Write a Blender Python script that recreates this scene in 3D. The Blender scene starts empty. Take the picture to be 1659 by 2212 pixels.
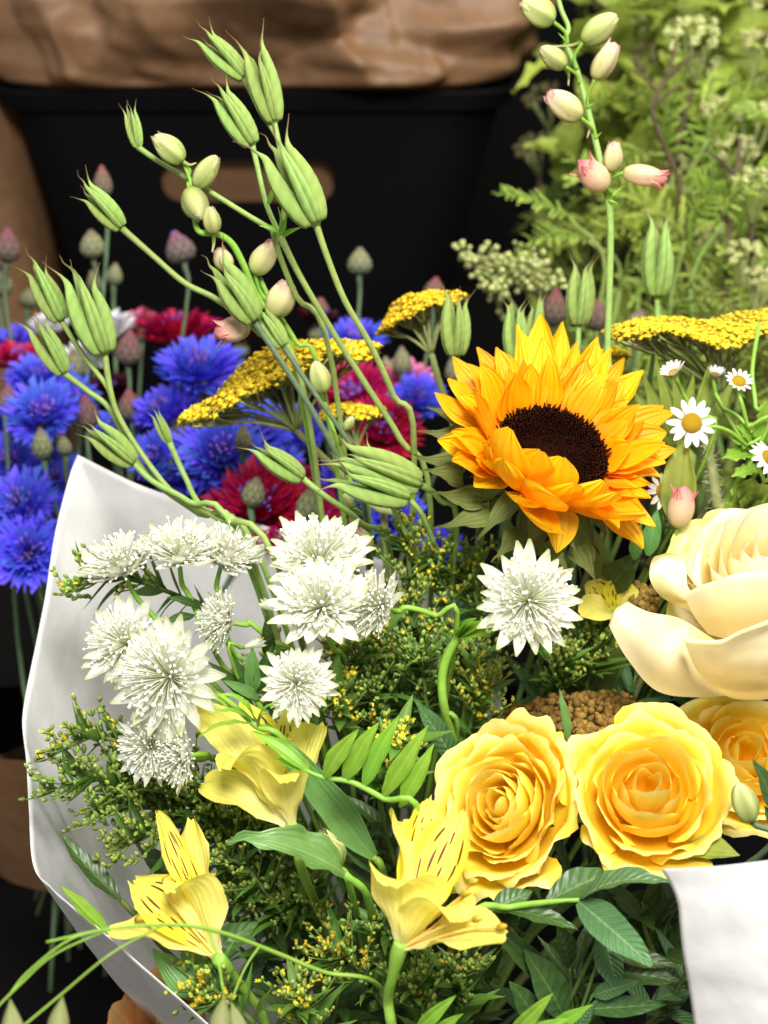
import bpy, math, random
import numpy as np
from mathutils import Vector, Matrix

random.seed(7)
RS = np.random.RandomState(11)
sc = bpy.context.scene
COL = sc.collection
R_ = math.radians

# ------------------------------------------------------------------ camera
W, H = 1659.0, 2212.0                      # photograph measured on a 1659 x 2212 grid
VF = R_(40)
FPX = (H / 2) / math.tan(VF / 2)
PITCH = R_(27)
C0 = np.array([0.0, 0.0, 0.95])
CR = np.array([1.0, 0.0, 0.0])
CF = np.array([0.0, math.cos(PITCH), -math.sin(PITCH)])
CU = np.array([0.0, math.sin(PITCH), math.cos(PITCH)])
cam_d = bpy.data.cameras.new("camera")
cam = bpy.data.objects.new("camera", cam_d)
COL.objects.link(cam)
cam.location = C0
cam.rotation_euler = (R_(90) - PITCH, 0, 0)
cam_d.sensor_fit = 'VERTICAL'
cam_d.sensor_height = 36
cam_d.lens = 18 / math.tan(VF / 2)
cam_d.clip_start = 0.02
cam_d.clip_end = 50
cam_d.dof.use_dof = True
cam_d.dof.focus_distance = 0.640
cam_d.dof.aperture_fstop = 8.0
sc.camera = cam

# ------------------------------------------------------------------ light
wd = bpy.data.worlds.new("World")
sc.world = wd
wd.use_nodes = True
wd.node_tree.nodes["Background"].inputs[0].default_value = (1.0, 0.97, 0.93, 1)
wd.node_tree.nodes["Background"].inputs[1].default_value = 0.50
sc.view_settings.view_transform = 'Standard'
sc.view_settings.look = 'None'
sc.view_settings.exposure = 0.04
sc.view_settings.gamma = 1.0


def lamp(name, loc, target, size, power, col):
    l = bpy.data.lights.new(name, 'AREA')
    l.shape = 'DISK'
    l.size = size
    l.energy = power
    l.color = col
    o = bpy.data.objects.new(name, l)
    COL.objects.link(o)
    o.location = loc
    o.rotation_euler = (Vector(target) - Vector(loc)).to_track_quat('-Z', 'Y').to_euler()
    return o


def P(x, y, d):
    """a point of the place: d metres in front of the lens plane, seen at (x, y)"""
    return C0 + CR * ((x - W / 2) / FPX * d) + CU * ((H / 2 - y) / FPX * d) + CF * d


def D3(x, y, z):
    """direction: x right, y up, z toward the viewer"""
    v = CR * x + CU * y - CF * z
    return v / np.linalg.norm(v)


def px(d):
    return d / FPX


T0 = P(900, 1300, .66)
lamp("ceiling_lamp_key", T0 + np.array([.06, -.62, 1.02]), T0, .40, 29.0, (1.0, .965, .91))
T1 = P(1450, 400, 1.15)
lamp("added_rear_lamp", T1 + np.array([.25, -.25, 1.0]), T1, .35, 12.0, (1.0, .94, .82))  # added light that brightens the greenery at the back right

sc.cycles.use_denoising = True
try:
    sc.cycles.denoiser = 'OPENIMAGEDENOISE'
except Exception:
    pass
sc.cycles.max_bounces = 8
sc.cycles.transmission_bounces = 6
sc.cycles.transparent_max_bounces = 6
sc.cycles.caustics_reflective = False
sc.cycles.caustics_refractive = False
sc.cycles.sample_clamp_indirect = 4.0


# ------------------------------------------------------------------ materials
def mk(name, stops, trans=.25, rough=.5, var=.12, hue=.012, vein=0, vamt=.0, bump=.15, nscale=120., namt=.12,
       spec=.35, rnd=.0, mid=0., midcol=None, tcol=None, spots=None, patch=None, patchscale=40., ribs=0):
    m = bpy.data.materials.new(name)
    m.use_nodes = True
    nt = m.node_tree
    N, Lk = nt.nodes, nt.links
    N.clear()
    out = N.new('ShaderNodeOutputMaterial')
    at = N.new('ShaderNodeAttribute'); at.attribute_name = 'Col'
    sep = N.new('ShaderNodeSeparateColor'); Lk.new(at.outputs['Color'], sep.inputs[0])
    tex = N.new('ShaderNodeTexCoord')
    nz = N.new('ShaderNodeTexNoise'); nz.inputs['Scale'].default_value = nscale; nz.inputs['Detail'].default_value = 4
    Lk.new(tex.outputs['Object'], nz.inputs['Vector'])
    oi = N.new('ShaderNodeObjectInfo')

    def math_(op, a, b=None, c=None):
        n = N.new('ShaderNodeMath'); n.operation = op
        for i, x in enumerate((a, b, c)):
            if x is None: continue
            if isinstance(x, (int, float)): n.inputs[i].default_value = x
            else: Lk.new(x, n.inputs[i])
        return n.outputs[0]
    # position along the piece, nudged by noise so that the colour change is uneven
    v = math_('ADD', sep.outputs[1], math_('MULTIPLY', math_('SUBTRACT', nz.outputs[0], .5), .25))
    ramp = N.new('ShaderNodeValToRGB')
    els = ramp.color_ramp.elements
    while len(els) < len(stops): els.new(.5)
    for e, (p, c) in zip(els, stops):
        e.position = p; e.color = (c[0], c[1], c[2], 1)
    Lk.new(v, ramp.inputs[0])
    col = ramp.outputs[0]

    def mixc(fac, a, b, mode='MIX'):
        n = N.new('ShaderNodeMix'); n.data_type = 'RGBA'; n.blend_type = mode
        for sock, x in ((n.inputs[0], fac), (n.inputs[6], a), (n.inputs[7], b)):
            if isinstance(x, (int, float)): sock.default_value = x
            elif isinstance(x, tuple): sock.default_value = (x[0], x[1], x[2], 1)
            else: Lk.new(x, sock)
        return n.outputs[2]
    if patch:
        n2 = N.new('ShaderNodeTexNoise'); n2.inputs['Scale'].default_value = patchscale; n2.inputs['Detail'].default_value = 3
        Lk.new(tex.outputs['Object'], n2.inputs['Vector'])
        f = math_('SMOOTH_MIN', math_('MULTIPLY', math_('MAXIMUM', math_('SUBTRACT', n2.outputs[0], .52), 0.), 5.), 1., .1)
        col = mixc(f, col, patch)
    u = math_('SUBTRACT', sep.outputs[0], .5)
    vh = None
    if vein:
        nw = math_('MULTIPLY', math_('SUBTRACT', nz.outputs[0], .5), 2.)
        vh = math_('SINE', math_('ADD', math_('MULTIPLY', u, vein), nw))
        col = mixc(math_('MULTIPLY', math_('ADD', math_('MULTIPLY', vh, .5), .5), vamt), col, (0, 0, 0), 'MIX') if vamt else col
    if ribs:   # side veins of a leaf: herringbone
        hb = math_('SINE', math_('ADD', math_('MULTIPLY', math_('SUBTRACT', sep.outputs[1], math_('MULTIPLY', math_('ABSOLUTE', u), .35)), ribs), math_('MULTIPLY', nz.outputs[0], 3.)))
        col = mixc(math_('MULTIPLY', math_('MAXIMUM', math_('SUBTRACT', hb, .75), 0.), .35), col, midcol or (.2, .3, .1))
        vh = hb if vh is None else math_('ADD', vh, hb)
    if mid:
        f = math_('MULTIPLY', math_('MAXIMUM', math_('SUBTRACT', 1., math_('MULTIPLY', math_('ABSOLUTE', u), 22.)), 0.), mid)
        col = mixc(f, col, midcol)
    if spots:   # dark dashes printed along the petal
        cb = N.new('ShaderNodeCombineXYZ')
        Lk.new(math_('MULTIPLY', sep.outputs[0], 5.5), cb.inputs[0])
        Lk.new(math_('MULTIPLY', sep.outputs[1], 4.5), cb.inputs[1])
        Lk.new(math_('MULTIPLY', oi.outputs['Random'], 9.), cb.inputs[2])
        vo = N.new('ShaderNodeTexVoronoi'); vo.voronoi_dimensions = '3D'; vo.inputs['Scale'].default_value = 1.
        vo.inputs['Randomness'].default_value = .75
        # stretch: measure sideways distance more strongly than along the petal
        Lk.new(cb.outputs[0], vo.inputs['Vector'])
        sx = N.new('ShaderNodeSeparateXYZ'); Lk.new(vo.outputs['Position'], sx.inputs[0])
        dx = math_('MULTIPLY', math_('SUBTRACT', math_('MULTIPLY', sep.outputs[0], 5.5), sx.outputs[0]), 6.5)
        dy = math_('MULTIPLY', math_('SUBTRACT', math_('MULTIPLY', sep.outputs[1], 4.5), sx.outputs[1]), 2.2)
        d2 = math_('ADD', math_('MULTIPLY', dx, dx), math_('MULTIPLY', dy, dy))
        f = math_('LESS_THAN', d2, .75)
        f = math_('MULTIPLY', f, math_('MULTIPLY', math_('GREATER_THAN', sep.outputs[1], .22), math_('LESS_THAN', sep.outputs[1], .84)))
        f = math_('MULTIPLY', f, math_('LESS_THAN', math_('ABSOLUTE', u), .36))
        col = mixc(f, col, spots)
    # uneven tone
    tone = math_('ADD', 1. - namt / 2, math_('MULTIPLY', math_('SUBTRACT', nz.outputs[0], .35), namt * 2))
    cc = N.new('ShaderNodeCombineColor')
    for i in range(3): Lk.new(tone, cc.inputs[i])
    col = mixc(1., col, cc.outputs[0], 'MULTIPLY')
    hs = N.new('ShaderNodeHueSaturation')
    Lk.new(math_('ADD', .5 - hue, math_('MULTIPLY', oi.outputs['Random'], 2 * hue)), hs.inputs['Hue'])
    val = math_('ADD', 1. - var, math_('MULTIPLY', oi.outputs['Random'], 2 * var))
    if rnd:
        val = math_('MULTIPLY', val, math_('ADD', 1. - rnd, math_('MULTIPLY', sep.outputs[2], 2 * rnd)))
    Lk.new(val, hs.inputs['Value'])
    Lk.new(col, hs.inputs['Color'])
    col = hs.outputs[0]
    pb = N.new('ShaderNodeBsdfPrincipled')
    Lk.new(col, pb.inputs['Base Color'])
    pb.inputs['Roughness'].default_value = rough
    pb.inputs['Specular IOR Level'].default_value = spec
    bp = N.new('ShaderNodeBump'); bp.inputs['Strength'].default_value = bump; bp.inputs['Distance'].default_value = .0012
    h = nz.outputs[0]
    if vh is not None: h = math_('ADD', math_('MULTIPLY', vh, .45), h)
    Lk.new(h, bp.inputs['Height'])
    Lk.new(bp.outputs[0], pb.inputs['Normal'])
    sh = pb.outputs[0]
    if trans:
        tr = N.new('ShaderNodeBsdfTranslucent')
        if tcol: col = mixc(.5, col, tcol)
        Lk.new(col, tr.inputs[0])
        ms = N.new('ShaderNodeMixShader'); ms.inputs[0].default_value = trans
        Lk.new(sh, ms.inputs[1]); Lk.new(tr.outputs[0], ms.inputs[2])
        sh = ms.outputs[0]
    Lk.new(sh, out.inputs[0])
    return m


def C(r, g, b):
    """display colour 0..255 to linear"""
    f = lambda c: (c / 255 / 12.92) if c <= 10 else (((c / 255) + .055) / 1.055) ** 2.4
    return (f(r), f(g), f(b))


MT = {}
MT['sun_petal'] = mk('sunflower_petal', [(0., C(248, 146, 0)), (.4, C(254, 177, 4)), (1., C(255, 198, 18))], .38, .5, .07, .010, vein=30, vamt=.07, bump=.5, nscale=90, namt=.08)
MT['sun_disc'] = mk('sunflower_disc', [(0., C(22, 9, 4)), (1., C(48, 20, 9))], 0, .9, .0, 0, nscale=300, namt=.4, rnd=.6, spec=.05)
MT['bract'] = mk('sunflower_bract', [(0., C(116, 130, 62)), (1., C(92, 96, 46))], .2, .6, .15, .01, vein=26, vamt=.12, bump=.4, namt=.3)
MT['rose_y'] = mk('yellow_rose_petal', [(0., C(253, 200, 24)), (.5, C(255, 220, 54)), (.88, C(255, 234, 96)), (1., C(255, 243, 156))], .44, .5, .05, .006, vein=0, bump=.12, nscale=90, namt=.09)
MT['rose_c'] = mk('cream_rose_petal', [(0., C(251, 216, 132)), (.4, C(252, 235, 178)), (.85, C(253, 244, 208)), (1., C(255, 250, 236))], .50, .5, .03, .006, vein=0, bump=.10, nscale=90, namt=.08, patch=C(232, 226, 160), patchscale=22)  # own cream, with foot warmed for recess shade and rim whitened as highlight
MT['rose_co'] = mk('cream_rose_outer_petal', [(0., C(251, 224, 150)), (.5, C(252, 240, 198)), (.86, C(250, 242, 210)), (.97, C(226, 222, 150)), (1., C(214, 208, 120))], .36, .5, .03, .006, vein=0, bump=.12, nscale=90, namt=.10, patch=C(214, 212, 128), patchscale=34)
MT['rose_p'] = mk('peach_rose_petal', [(0., C(200, 120, 60)), (.6, C(236, 180, 110)), (1., C(240, 196, 130))], .3, .5, .05, .008, vein=40, bump=.3, nscale=60, namt=.2)
MT['als'] = mk('alstroemeria_petal', [(0., C(250, 242, 196)), (.3, C(250, 240, 144)), (1., C(252, 241, 104))], .40, .45, .05, .008, vein=50, vamt=.05, bump=.2, nscale=90, namt=.1, mid=.35, midcol=C(190, 200, 60))
MT['als_s'] = mk('alstroemeria_striped_petal', [(0., C(250, 232, 100)), (.5, C(252, 236, 64)), (1., C(248, 240, 110))], .40, .45, .05, .008, vein=40, vamt=.04, bump=.3, nscale=90, namt=.1, spots=C(112, 52, 22))
MT['stamen'] = mk('stamen', [(0., C(240, 216, 120)), (.85, C(240, 190, 90)), (1., C(190, 110, 40))], .2, .5)
MT['astr'] = mk('masterwort_bract', [(0., C(244, 244, 222)), (.5, C(250, 250, 242)), (.84, C(246, 248, 232)), (1., C(196, 208, 144))], .45, .5, .04, .01, vein=30, vamt=.06, bump=.35, nscale=160, namt=.1)
MT['astr_f'] = mk('masterwort_florets', [(0., C(224, 230, 184)), (.6, C(246, 247, 232)), (1., C(252, 252, 246))], .35, .5, .03, .01, rnd=.12)
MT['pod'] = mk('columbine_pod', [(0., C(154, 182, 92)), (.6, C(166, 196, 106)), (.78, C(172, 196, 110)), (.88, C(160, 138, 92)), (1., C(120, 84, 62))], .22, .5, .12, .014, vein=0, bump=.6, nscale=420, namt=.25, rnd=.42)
MT['stem'] = mk('green_stem', [(0., C(136, 162, 84)), (1., C(152, 180, 96))], .08, .5, .14, .02, bump=.3, nscale=240, namt=.25)
MT['stem_b'] = mk('bright_green_stem', [(0., C(128, 172, 62)), (1., C(146, 190, 76))], .1, .45, .1, .012, bump=.2, nscale=200, namt=.2)
MT['stem_d'] = mk('dark_stem', [(0., C(92, 114, 54)), (1., C(112, 134, 64))], .05, .6, .2, .02, bump=.3, nscale=200, namt=.3)
MT['stem_g'] = mk('grey_green_stem', [(0., C(86, 108, 78)), (1., C(112, 134, 96))], .05, .6, .2, .02, bump=.3, nscale=300, namt=.3)
MT['stem_br'] = mk('brown_stem', [(0., C(74, 58, 42)), (1., C(88, 74, 48))], .0, .6, .2, .02, bump=.3, namt=.3)
MT['bud_g'] = mk('larkspur_bud_green', [(0., C(168, 190, 90)), (.7, C(214, 220, 144)), (1., C(232, 230, 176))], .3, .45, .08, .012, mid=.7, midcol=C(140, 168, 64), vein=31.4, vamt=.26, bump=.4, namt=.15)
MT['bud_p'] = mk('larkspur_bud_pink', [(0., C(190, 198, 108)), (.5, C(226, 220, 156)), (.85, C(238, 214, 186)), (1., C(230, 156, 156))], .3, .45, .08, .012, vein=26, vamt=.1, bump=.4, namt=.15)
MT['bud_o'] = mk('larkspur_bud_open', [(0., C(214, 208, 136)), (.5, C(238, 210, 172)), (1., C(232, 124, 136))], .3, .45, .08, .012, vein=20, vamt=.05, bump=.4, namt=.25)
MT['yar'] = mk('yarrow_floret', [(0., C(148, 154, 92)), (.38, C(176, 168, 80)), (.50, C(244, 206, 30)), (1., C(255, 228, 56))], .2, .6, .03, .008, rnd=.14, bump=.5, nscale=600, namt=.3)
MT['yar_b'] = mk('brown_yarrow_floret', [(0., C(84, 74, 36)), (.5, C(120, 96, 40)), (1., C(148, 118, 50))], .1, .65, .03, .008, rnd=.3, bump=.5, nscale=600, namt=.3)
MT['yar_s'] = mk('yarrow_stalk', [(0., C(140, 150, 92)), (1., C(172, 178, 114))], .2, .6, .1, .02, bump=.4, nscale=300, namt=.3)
MT['gold'] = mk('goldenrod_floret', [(0., C(104, 126, 50)), (.5, C(160, 168, 60)), (.7, C(226, 204, 50)), (1., C(244, 222, 66))], .2, .55, .06, .012, rnd=.3, bump=.4, nscale=400, namt=.25)
MT['gold_g'] = mk('goldenrod_bud', [(0., C(94, 124, 48)), (.7, C(136, 162, 68)), (1., C(178, 194, 92))], .2, .55, .08, .014, rnd=.3, bump=.4, nscale=400, namt=.25)
MT['gold_o'] = mk('goldenrod_floret_amber', [(0., C(104, 116, 46)), (.5, C(170, 156, 50)), (1., C(224, 188, 58))], .2, .55, .06, .012, rnd=.3, bump=.4, nscale=400, namt=.25)
MT['leaf_b'] = mk('bright_leaf', [(0., C(120, 168, 52)), (1., C(150, 196, 66))], .38, .42, .08, .012, mid=.55, midcol=C(176, 206, 104), ribs=0, vein=16, vamt=.04, bump=.3, namt=.15, spec=.4)
MT['leaf_m'] = mk('blue_green_leaf', [(0., C(104, 148, 76)), (1., C(118, 168, 96))], .26, .38, .1, .012, mid=.4, midcol=C(150, 186, 116), vein=46, vamt=.05, bump=.25, namt=.25, spec=.45)
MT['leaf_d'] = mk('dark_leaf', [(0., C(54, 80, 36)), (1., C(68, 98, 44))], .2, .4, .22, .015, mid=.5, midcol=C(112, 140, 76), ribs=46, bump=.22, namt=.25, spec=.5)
MT['leaf_f'] = mk('fresh_leaf', [(0., C(84, 122, 48)), (1., C(112, 154, 62))], .3, .45, .2, .015, mid=.4, midcol=C(140, 172, 90), bump=.25, namt=.25, spec=.4)
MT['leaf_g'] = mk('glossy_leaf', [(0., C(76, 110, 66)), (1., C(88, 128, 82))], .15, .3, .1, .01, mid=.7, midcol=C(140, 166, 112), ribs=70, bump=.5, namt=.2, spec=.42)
MT['leaf_p'] = mk('pale_leaf', [(0., C(140, 164, 70)), (1., C(164, 182, 84))], .3, .5, .12, .015, mid=.4, midcol=C(184, 196, 110), vein=18, vamt=.08, bump=.4, namt=.25)
MT['fern'] = mk('fern_leaf', [(0., C(110, 126, 54)), (1., C(158, 172, 80))], .34, .5, .2, .02, bump=.3, namt=.35, rnd=.25)
MT['fern_l'] = mk('light_fern_leaf', [(0., C(132, 156, 60)), (1., C(174, 196, 86))], .36, .5, .14, .016, bump=.3, namt=.3, rnd=.2)
MT['umbel'] = mk('pale_umbel_floret', [(0., C(140, 150, 84)), (.5, C(196, 200, 126)), (1., C(228, 228, 166))], .2, .6, .1, .012, rnd=.25, bump=.4, nscale=500, namt=.3)
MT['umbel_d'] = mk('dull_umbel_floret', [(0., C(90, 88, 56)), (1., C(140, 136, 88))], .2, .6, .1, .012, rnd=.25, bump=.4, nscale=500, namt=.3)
MT['cham_p'] = mk('chamomile_petal', [(0., C(236, 234, 214)), (1., C(250, 248, 246))], .3, .5, .03, .005, vein=14, vamt=.05, bump=.3, namt=.06)
MT['cham_d'] = mk('chamomile_disc', [(0., C(206, 160, 20)), (1., C(240, 196, 30))], .1, .6, .04, .005, bump=1., nscale=900, namt=.3)
for k, a, b in (('blue', (54, 58, 208), (92, 102, 244)), ('red', (146, 8, 58), (200, 22, 90)), ('white', (220, 216, 220), (246, 246, 250)), ('pink', (200, 70, 130), (240, 140, 190)), ('maroon', (40, 8, 22), (70, 14, 36)), ('rose', (206, 60, 100), (236, 110, 136))):
    MT['corn_' + k] = mk('cornflower_' + k, [(0., C(*a)), (1., C(*b))], .3, .5, .22, .02, vein=16, vamt=.06, bump=.3, namt=.15)
MT['corn_eye'] = mk('cornflower_centre', [(0., C(40, 20, 80)), (1., C(120, 90, 190))], .1, .5, rnd=.3)
MT['cbud'] = mk('cornflower_bud', [(0., C(92, 104, 78)), (.6, C(132, 132, 98)), (.9, C(104, 80, 74)), (1., C(120, 72, 80))], .05, .65, .15, .02, vein=0, bump=.6, nscale=300, namt=.35, rnd=.6)
MT['cbud_p'] = mk('cornflower_bud_pink', [(0., C(92, 98, 74)), (.5, C(112, 88, 80)), (.9, C(144, 70, 88)), (1., C(190, 84, 116))], .05, .65, .12, .02, bump=.6, nscale=300, namt=.35, rnd=.6)
MT['cbud_b'] = mk('cornflower_bud_blue', [(0., C(92, 98, 78)), (.5, C(110, 88, 92)), (.75, C(130, 76, 112)), (1., C(84, 80, 210))], .05, .65, .12, .02, bump=.6, nscale=300, namt=.35, rnd=.6)
MT['paper'] = mk('white_tissue_paper', [(0., C(232, 232, 232)), (1., C(238, 238, 238))], .28, .7, 0, 0, bump=.6, nscale=60, namt=.09, spec=.25)
MT['kraft'] = mk('brown_kraft_paper', [(0., C(116, 86, 60)), (1., C(130, 98, 70))], .06, .48, .0, 0, bump=.5, nscale=70, namt=.25, spec=.35)
MT['plastic'] = mk('black_crate_plastic', [(0., C(8, 8, 11)), (1., C(9, 9, 12))], 0, .75, 0, 0, bump=.1, nscale=300, namt=.2, spec=.08)
MT['dark'] = mk('dark_backdrop', [(0., C(16, 16, 17)), (1., C(18, 18, 18))], 0, .9, 0, 0, bump=.2, nscale=60, namt=.3, spec=.1)  # near-black for table and wall, standing in for the unlit background
MT['oat'] = mk('oat_spikelet', [(0., C(140, 156, 92)), (1., C(186, 186, 128))], .25, .5, .12, .015, vein=30, vamt=.15, bump=.4, namt=.2)


# ------------------------------------------------------------------ mesh helpers
def unit(v):
    v = np.asarray(v, float)
    return v / (np.linalg.norm(v) + 1e-12)


def cr(pts, t):
    """Catmull-Rom through pts (n,) or (n,k) at t in 0..1"""
    p = np.asarray(pts, float)
    one = p.ndim == 1
    if one: p = p[:, None]
    n = len(p)
    if n == 2:
        r = p[0] + (p[1] - p[0]) * np.asarray(t)[:, None]
        return r[:, 0] if one else r
    q = np.vstack([2 * p[0] - p[1], p, 2 * p[-1] - p[-2]])
    x = np.clip(np.asarray(t, float), 0, 1) * (n - 1)
    i = np.minimum(x.astype(int), n - 2)
    f = (x - i)[:, None]
    a, b, c, d = q[i], q[i + 1], q[i + 2], q[i + 3]
    r = .5 * (2 * b + (c - a) * f + (2 * a - 5 * b + 4 * c - d) * f ** 2 + (3 * b - a - 3 * c + d) * f ** 3)
    return r[:, 0] if one else r


def gfaces(nu, nv, wrap=False, off=0):
    """quads of an (nv+1) x (nu+1) vertex grid (or nu around when wrapped)"""
    f = []
    m = nu if wrap else nu + 1
    for j in range(nv):
        for i in range(nu):
            a = off + j * m + i
            b = off + j * m + ((i + 1) % m)
            f.append((a, b, b + m, a + m))
    return f


class MB:
    def __init__(s): s.v, s.f, s.c, s.n = [], [], [], 0

    def add(s, g):
        v, f, c = g
        o = s.n
        s.v.append(v); s.c.append(c)
        if o: s.f += [tuple(i + o for i in q) for q in f]
        else: s.f += list(f)
        s.n += len(v)
        return s

    def get(s): return np.vstack(s.v), s.f, np.vstack(s.c)


def xf(g, M):
    v, f, c = g
    M = np.array(M)
    return v @ M[:3, :3].T + M[:3, 3], f, c


def basis(o, X, Y, Z, s=1.0):
    M = np.eye(4)
    M[:3, 0], M[:3, 1], M[:3, 2], M[:3, 3] = np.asarray(X) * s, np.asarray(Y) * s, np.asarray(Z) * s, o
    return M


def frame_z(o, z, xh=(1, 0, 0), s=1.0):
    z = unit(z); x = np.asarray(xh, float); x = x - z * (x @ z)
    if np.linalg.norm(x) < 1e-4: x = np.cross(z, (0, 1, .3))
    x = unit(x)
    return basis(o, x, np.cross(z, x), z, s)


def frame_y(o, tip, face, s=1.0):
    """local +Y runs from o toward tip, local +Z is the upper face"""
    y = unit(np.asarray(tip) - o); z = np.asarray(face, float); z = z - y * (z @ y)
    if np.linalg.norm(z) < 1e-4: z = np.cross(y, (1, 0, .2))
    z = unit(z)
    return basis(o, np.cross(y, z), y, z, s)


def petal(L=1., Wd=.4, ctrl=(.3, .8, 1., .8, .05), bend=0., tip=0., cup=0., ruf=0., rf=3., side=0., nu=8, nv=14, seed=0, teeth=0., fold=0., twist=0.):
    r = np.random.RandomState(seed)
    v = np.linspace(0, 1, nv + 1)
    th = bend * v + tip * np.clip((v - .55) / .45, 0, 1) ** 1.4
    tm = (th[1:] + th[:-1]) / 2
    cy = np.concatenate([[0], np.cumsum(np.cos(tm))]) / nv
    cz = np.concatenate([[0], np.cumsum(np.sin(tm))]) / nv
    a = math.atan2(cz[-1], cy[-1]); k = 1 / math.hypot(cy[-1], cz[-1])
    y = (cy * math.cos(a) + cz * math.sin(a)) * k * L
    z = (-cy * math.sin(a) + cz * math.cos(a)) * k * L
    th = th - a
    w = np.maximum(cr(list(ctrl), v), .015) * Wd / 2
    u = np.linspace(-1, 1, nu + 1)
    U, V = np.meshgrid(u, v)
    Wv = w[:, None]; TH = th[:, None]
    ph = r.rand(6) * 6.28
    wob = (np.sin(rf * 6.28 * V + ph[0] + 1.7 * U) + .6 * np.sin(rf * 11 * V + ph[1] - 2 * U)) * U * np.abs(U) + .5 * np.sin(5 * U + ph[2] + 3 * V) * V ** 2
    off = cup * Wv * U ** 2 + fold * Wv * np.abs(U) + ruf * L * wob
    X = U * Wv * (1 + .06 * np.sin(9 * V + ph[3] + 2 * U)) + side * L * (V ** 2)
    Y = y[:, None] - off * np.sin(TH)
    Z = z[:, None] + off * np.cos(TH)
    if teeth:
        j = r.uniform(-1, 1, nu + 1) * teeth * L
        j[nu // 2] = teeth * L
        Y[-1] += j
        X += (r.uniform(-1, 1, nv + 1)[:, None] * (np.abs(U) > .99)) * np.sign(U) * teeth * L * .5
    if twist:
        A = twist * V
        X, Z = X * np.cos(A) - (Z - z[:, None]) * np.sin(A), z[:, None] + X * np.sin(A) + (Z - z[:, None]) * np.cos(A)
    vv = np.stack([X, Y, Z], -1).reshape(-1, 3)
    c = np.stack([U * .5 + .5, V, np.full_like(U, r.rand())], -1).reshape(-1, 3)
    return vv, gfaces(nu, nv), c


def tube(pts, rad, n=7, k=None, cap=True, rv=.5, v0=0., v1=1.):
    pts = np.asarray(pts, float)
    k = k or max(4, 5 * (len(pts) - 1))
    t = np.linspace(0, 1, k + 1)
    p = cr(pts, t)
    rad = np.full(k + 1, rad) if np.isscalar(rad) else np.maximum(cr(list(rad), t), 1e-5)
    tan = np.gradient(p, axis=0); tan /= np.linalg.norm(tan, axis=1)[:, None] + 1e-12
    a = np.cross(tan[0], (.3, .2, .9)); a = unit(a)
    vs = []
    ang = np.arange(n) * 2 * math.pi / n
    for i in range(k + 1):
        a = unit(a - tan[i] * (a @ tan[i])); b = np.cross(tan[i], a)
        vs.append(p[i] + rad[i] * (np.cos(ang)[:, None] * a + np.sin(ang)[:, None] * b))
    v = np.vstack(vs)
    c = np.stack([np.tile(np.arange(n) / n, k + 1), np.repeat(v0 + (v1 - v0) * t, n), np.full((k + 1) * n, rv)], -1)
    f = gfaces(n, k, True)
    if cap:
        f.append(tuple(range(n - 1, -1, -1))); f.append(tuple(range(k * n, k * n + n)))
    return v, f, c


def lathe(prof, n=16, fn=None, rv=.5, k=None):
    """prof: (r, z) along the local z axis"""
    pr = np.asarray(prof, float)
    if k: pr = cr(pr, np.linspace(0, 1, k + 1))
    m = len(pr)
    a = np.arange(n) * 2 * math.pi / n
    rr = np.maximum(pr[:, 0], 1e-5)[:, None] * np.ones(n)
    V = np.linspace(0, 1, m)[:, None] * np.ones(n)
    A = np.ones(m)[:, None] * a
    rv = np.full((m, n), rv)
    if fn: rr, rv = fn(rr, V, A)
    v = np.stack([rr * np.cos(A), rr * np.sin(A), pr[:, 1][:, None] * np.ones(n)], -1).reshape(-1, 3)
    c = np.stack([A / 6.2832, V, rv], -1).reshape(-1, 3)
    f = gfaces(n, m - 1, True)
    f.append(tuple(range(n - 1, -1, -1))); f.append(tuple(range((m - 1) * n, m * n)))
    return v, f, c


def ball(n=6, m=4, seed=0, jit=.15, sz=(1, 1, 1)):
    r = np.random.RandomState(seed)
    t = np.linspace(.12, math.pi - .12, m + 1)
    pr = np.stack([np.sin(t), -np.cos(t)], -1)
    v, f, c = lathe(pr, n)
    v = v * (1 + jit * (r.rand(len(v), 1) - .5) * 2) * np.array(sz)
    return v, f, c


def scatter(g, M_list, rvals=None):
    """many copies of one small shape joined to one mesh (M_list: (o, Z axis, scale, spin))"""
    v0, f0, c0 = g
    n = len(v0)
    f0 = [tuple(q) for q in f0]
    vs, fs, cs = [], [], []
    for i, M in enumerate(M_list):
        vs.append(v0 @ M[:3, :3].T + M[:3, 3])
        o = i * n
        fs += [tuple(a + o for a in q) for q in f0]
        c = c0.copy(); c[:, 2] = rvals[i] if rvals is not None else RS.rand()
        cs.append(c)
    return np.vstack(vs), fs, np.vstack(cs)


def make_mesh(name, g, mat):
    v, f, c = g
    me = bpy.data.meshes.new(name)
    me.from_pydata(np.asarray(v).tolist(), [], f)
    ca = me.color_attributes.new('Col', 'FLOAT_COLOR', 'POINT')
    cc = np.ones((len(v), 4), np.float32); cc[:, :3] = c
    ca.data.foreach_set('color', cc.ravel())
    me.shade_smooth()
    me.materials.append(MT[mat] if isinstance(mat, str) else mat)
    return me


WM = {}


def thing(name, label, cat, base, group=None):
    o = bpy.data.objects.new(name, None)
    o.empty_display_size = .01
    COL.objects.link(o)
    o.location = base
    o['label'] = label; o['category'] = cat
    if group: o['group'] = group
    WM[o.name] = Matrix.Translation(Vector(base))
    return o


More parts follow.
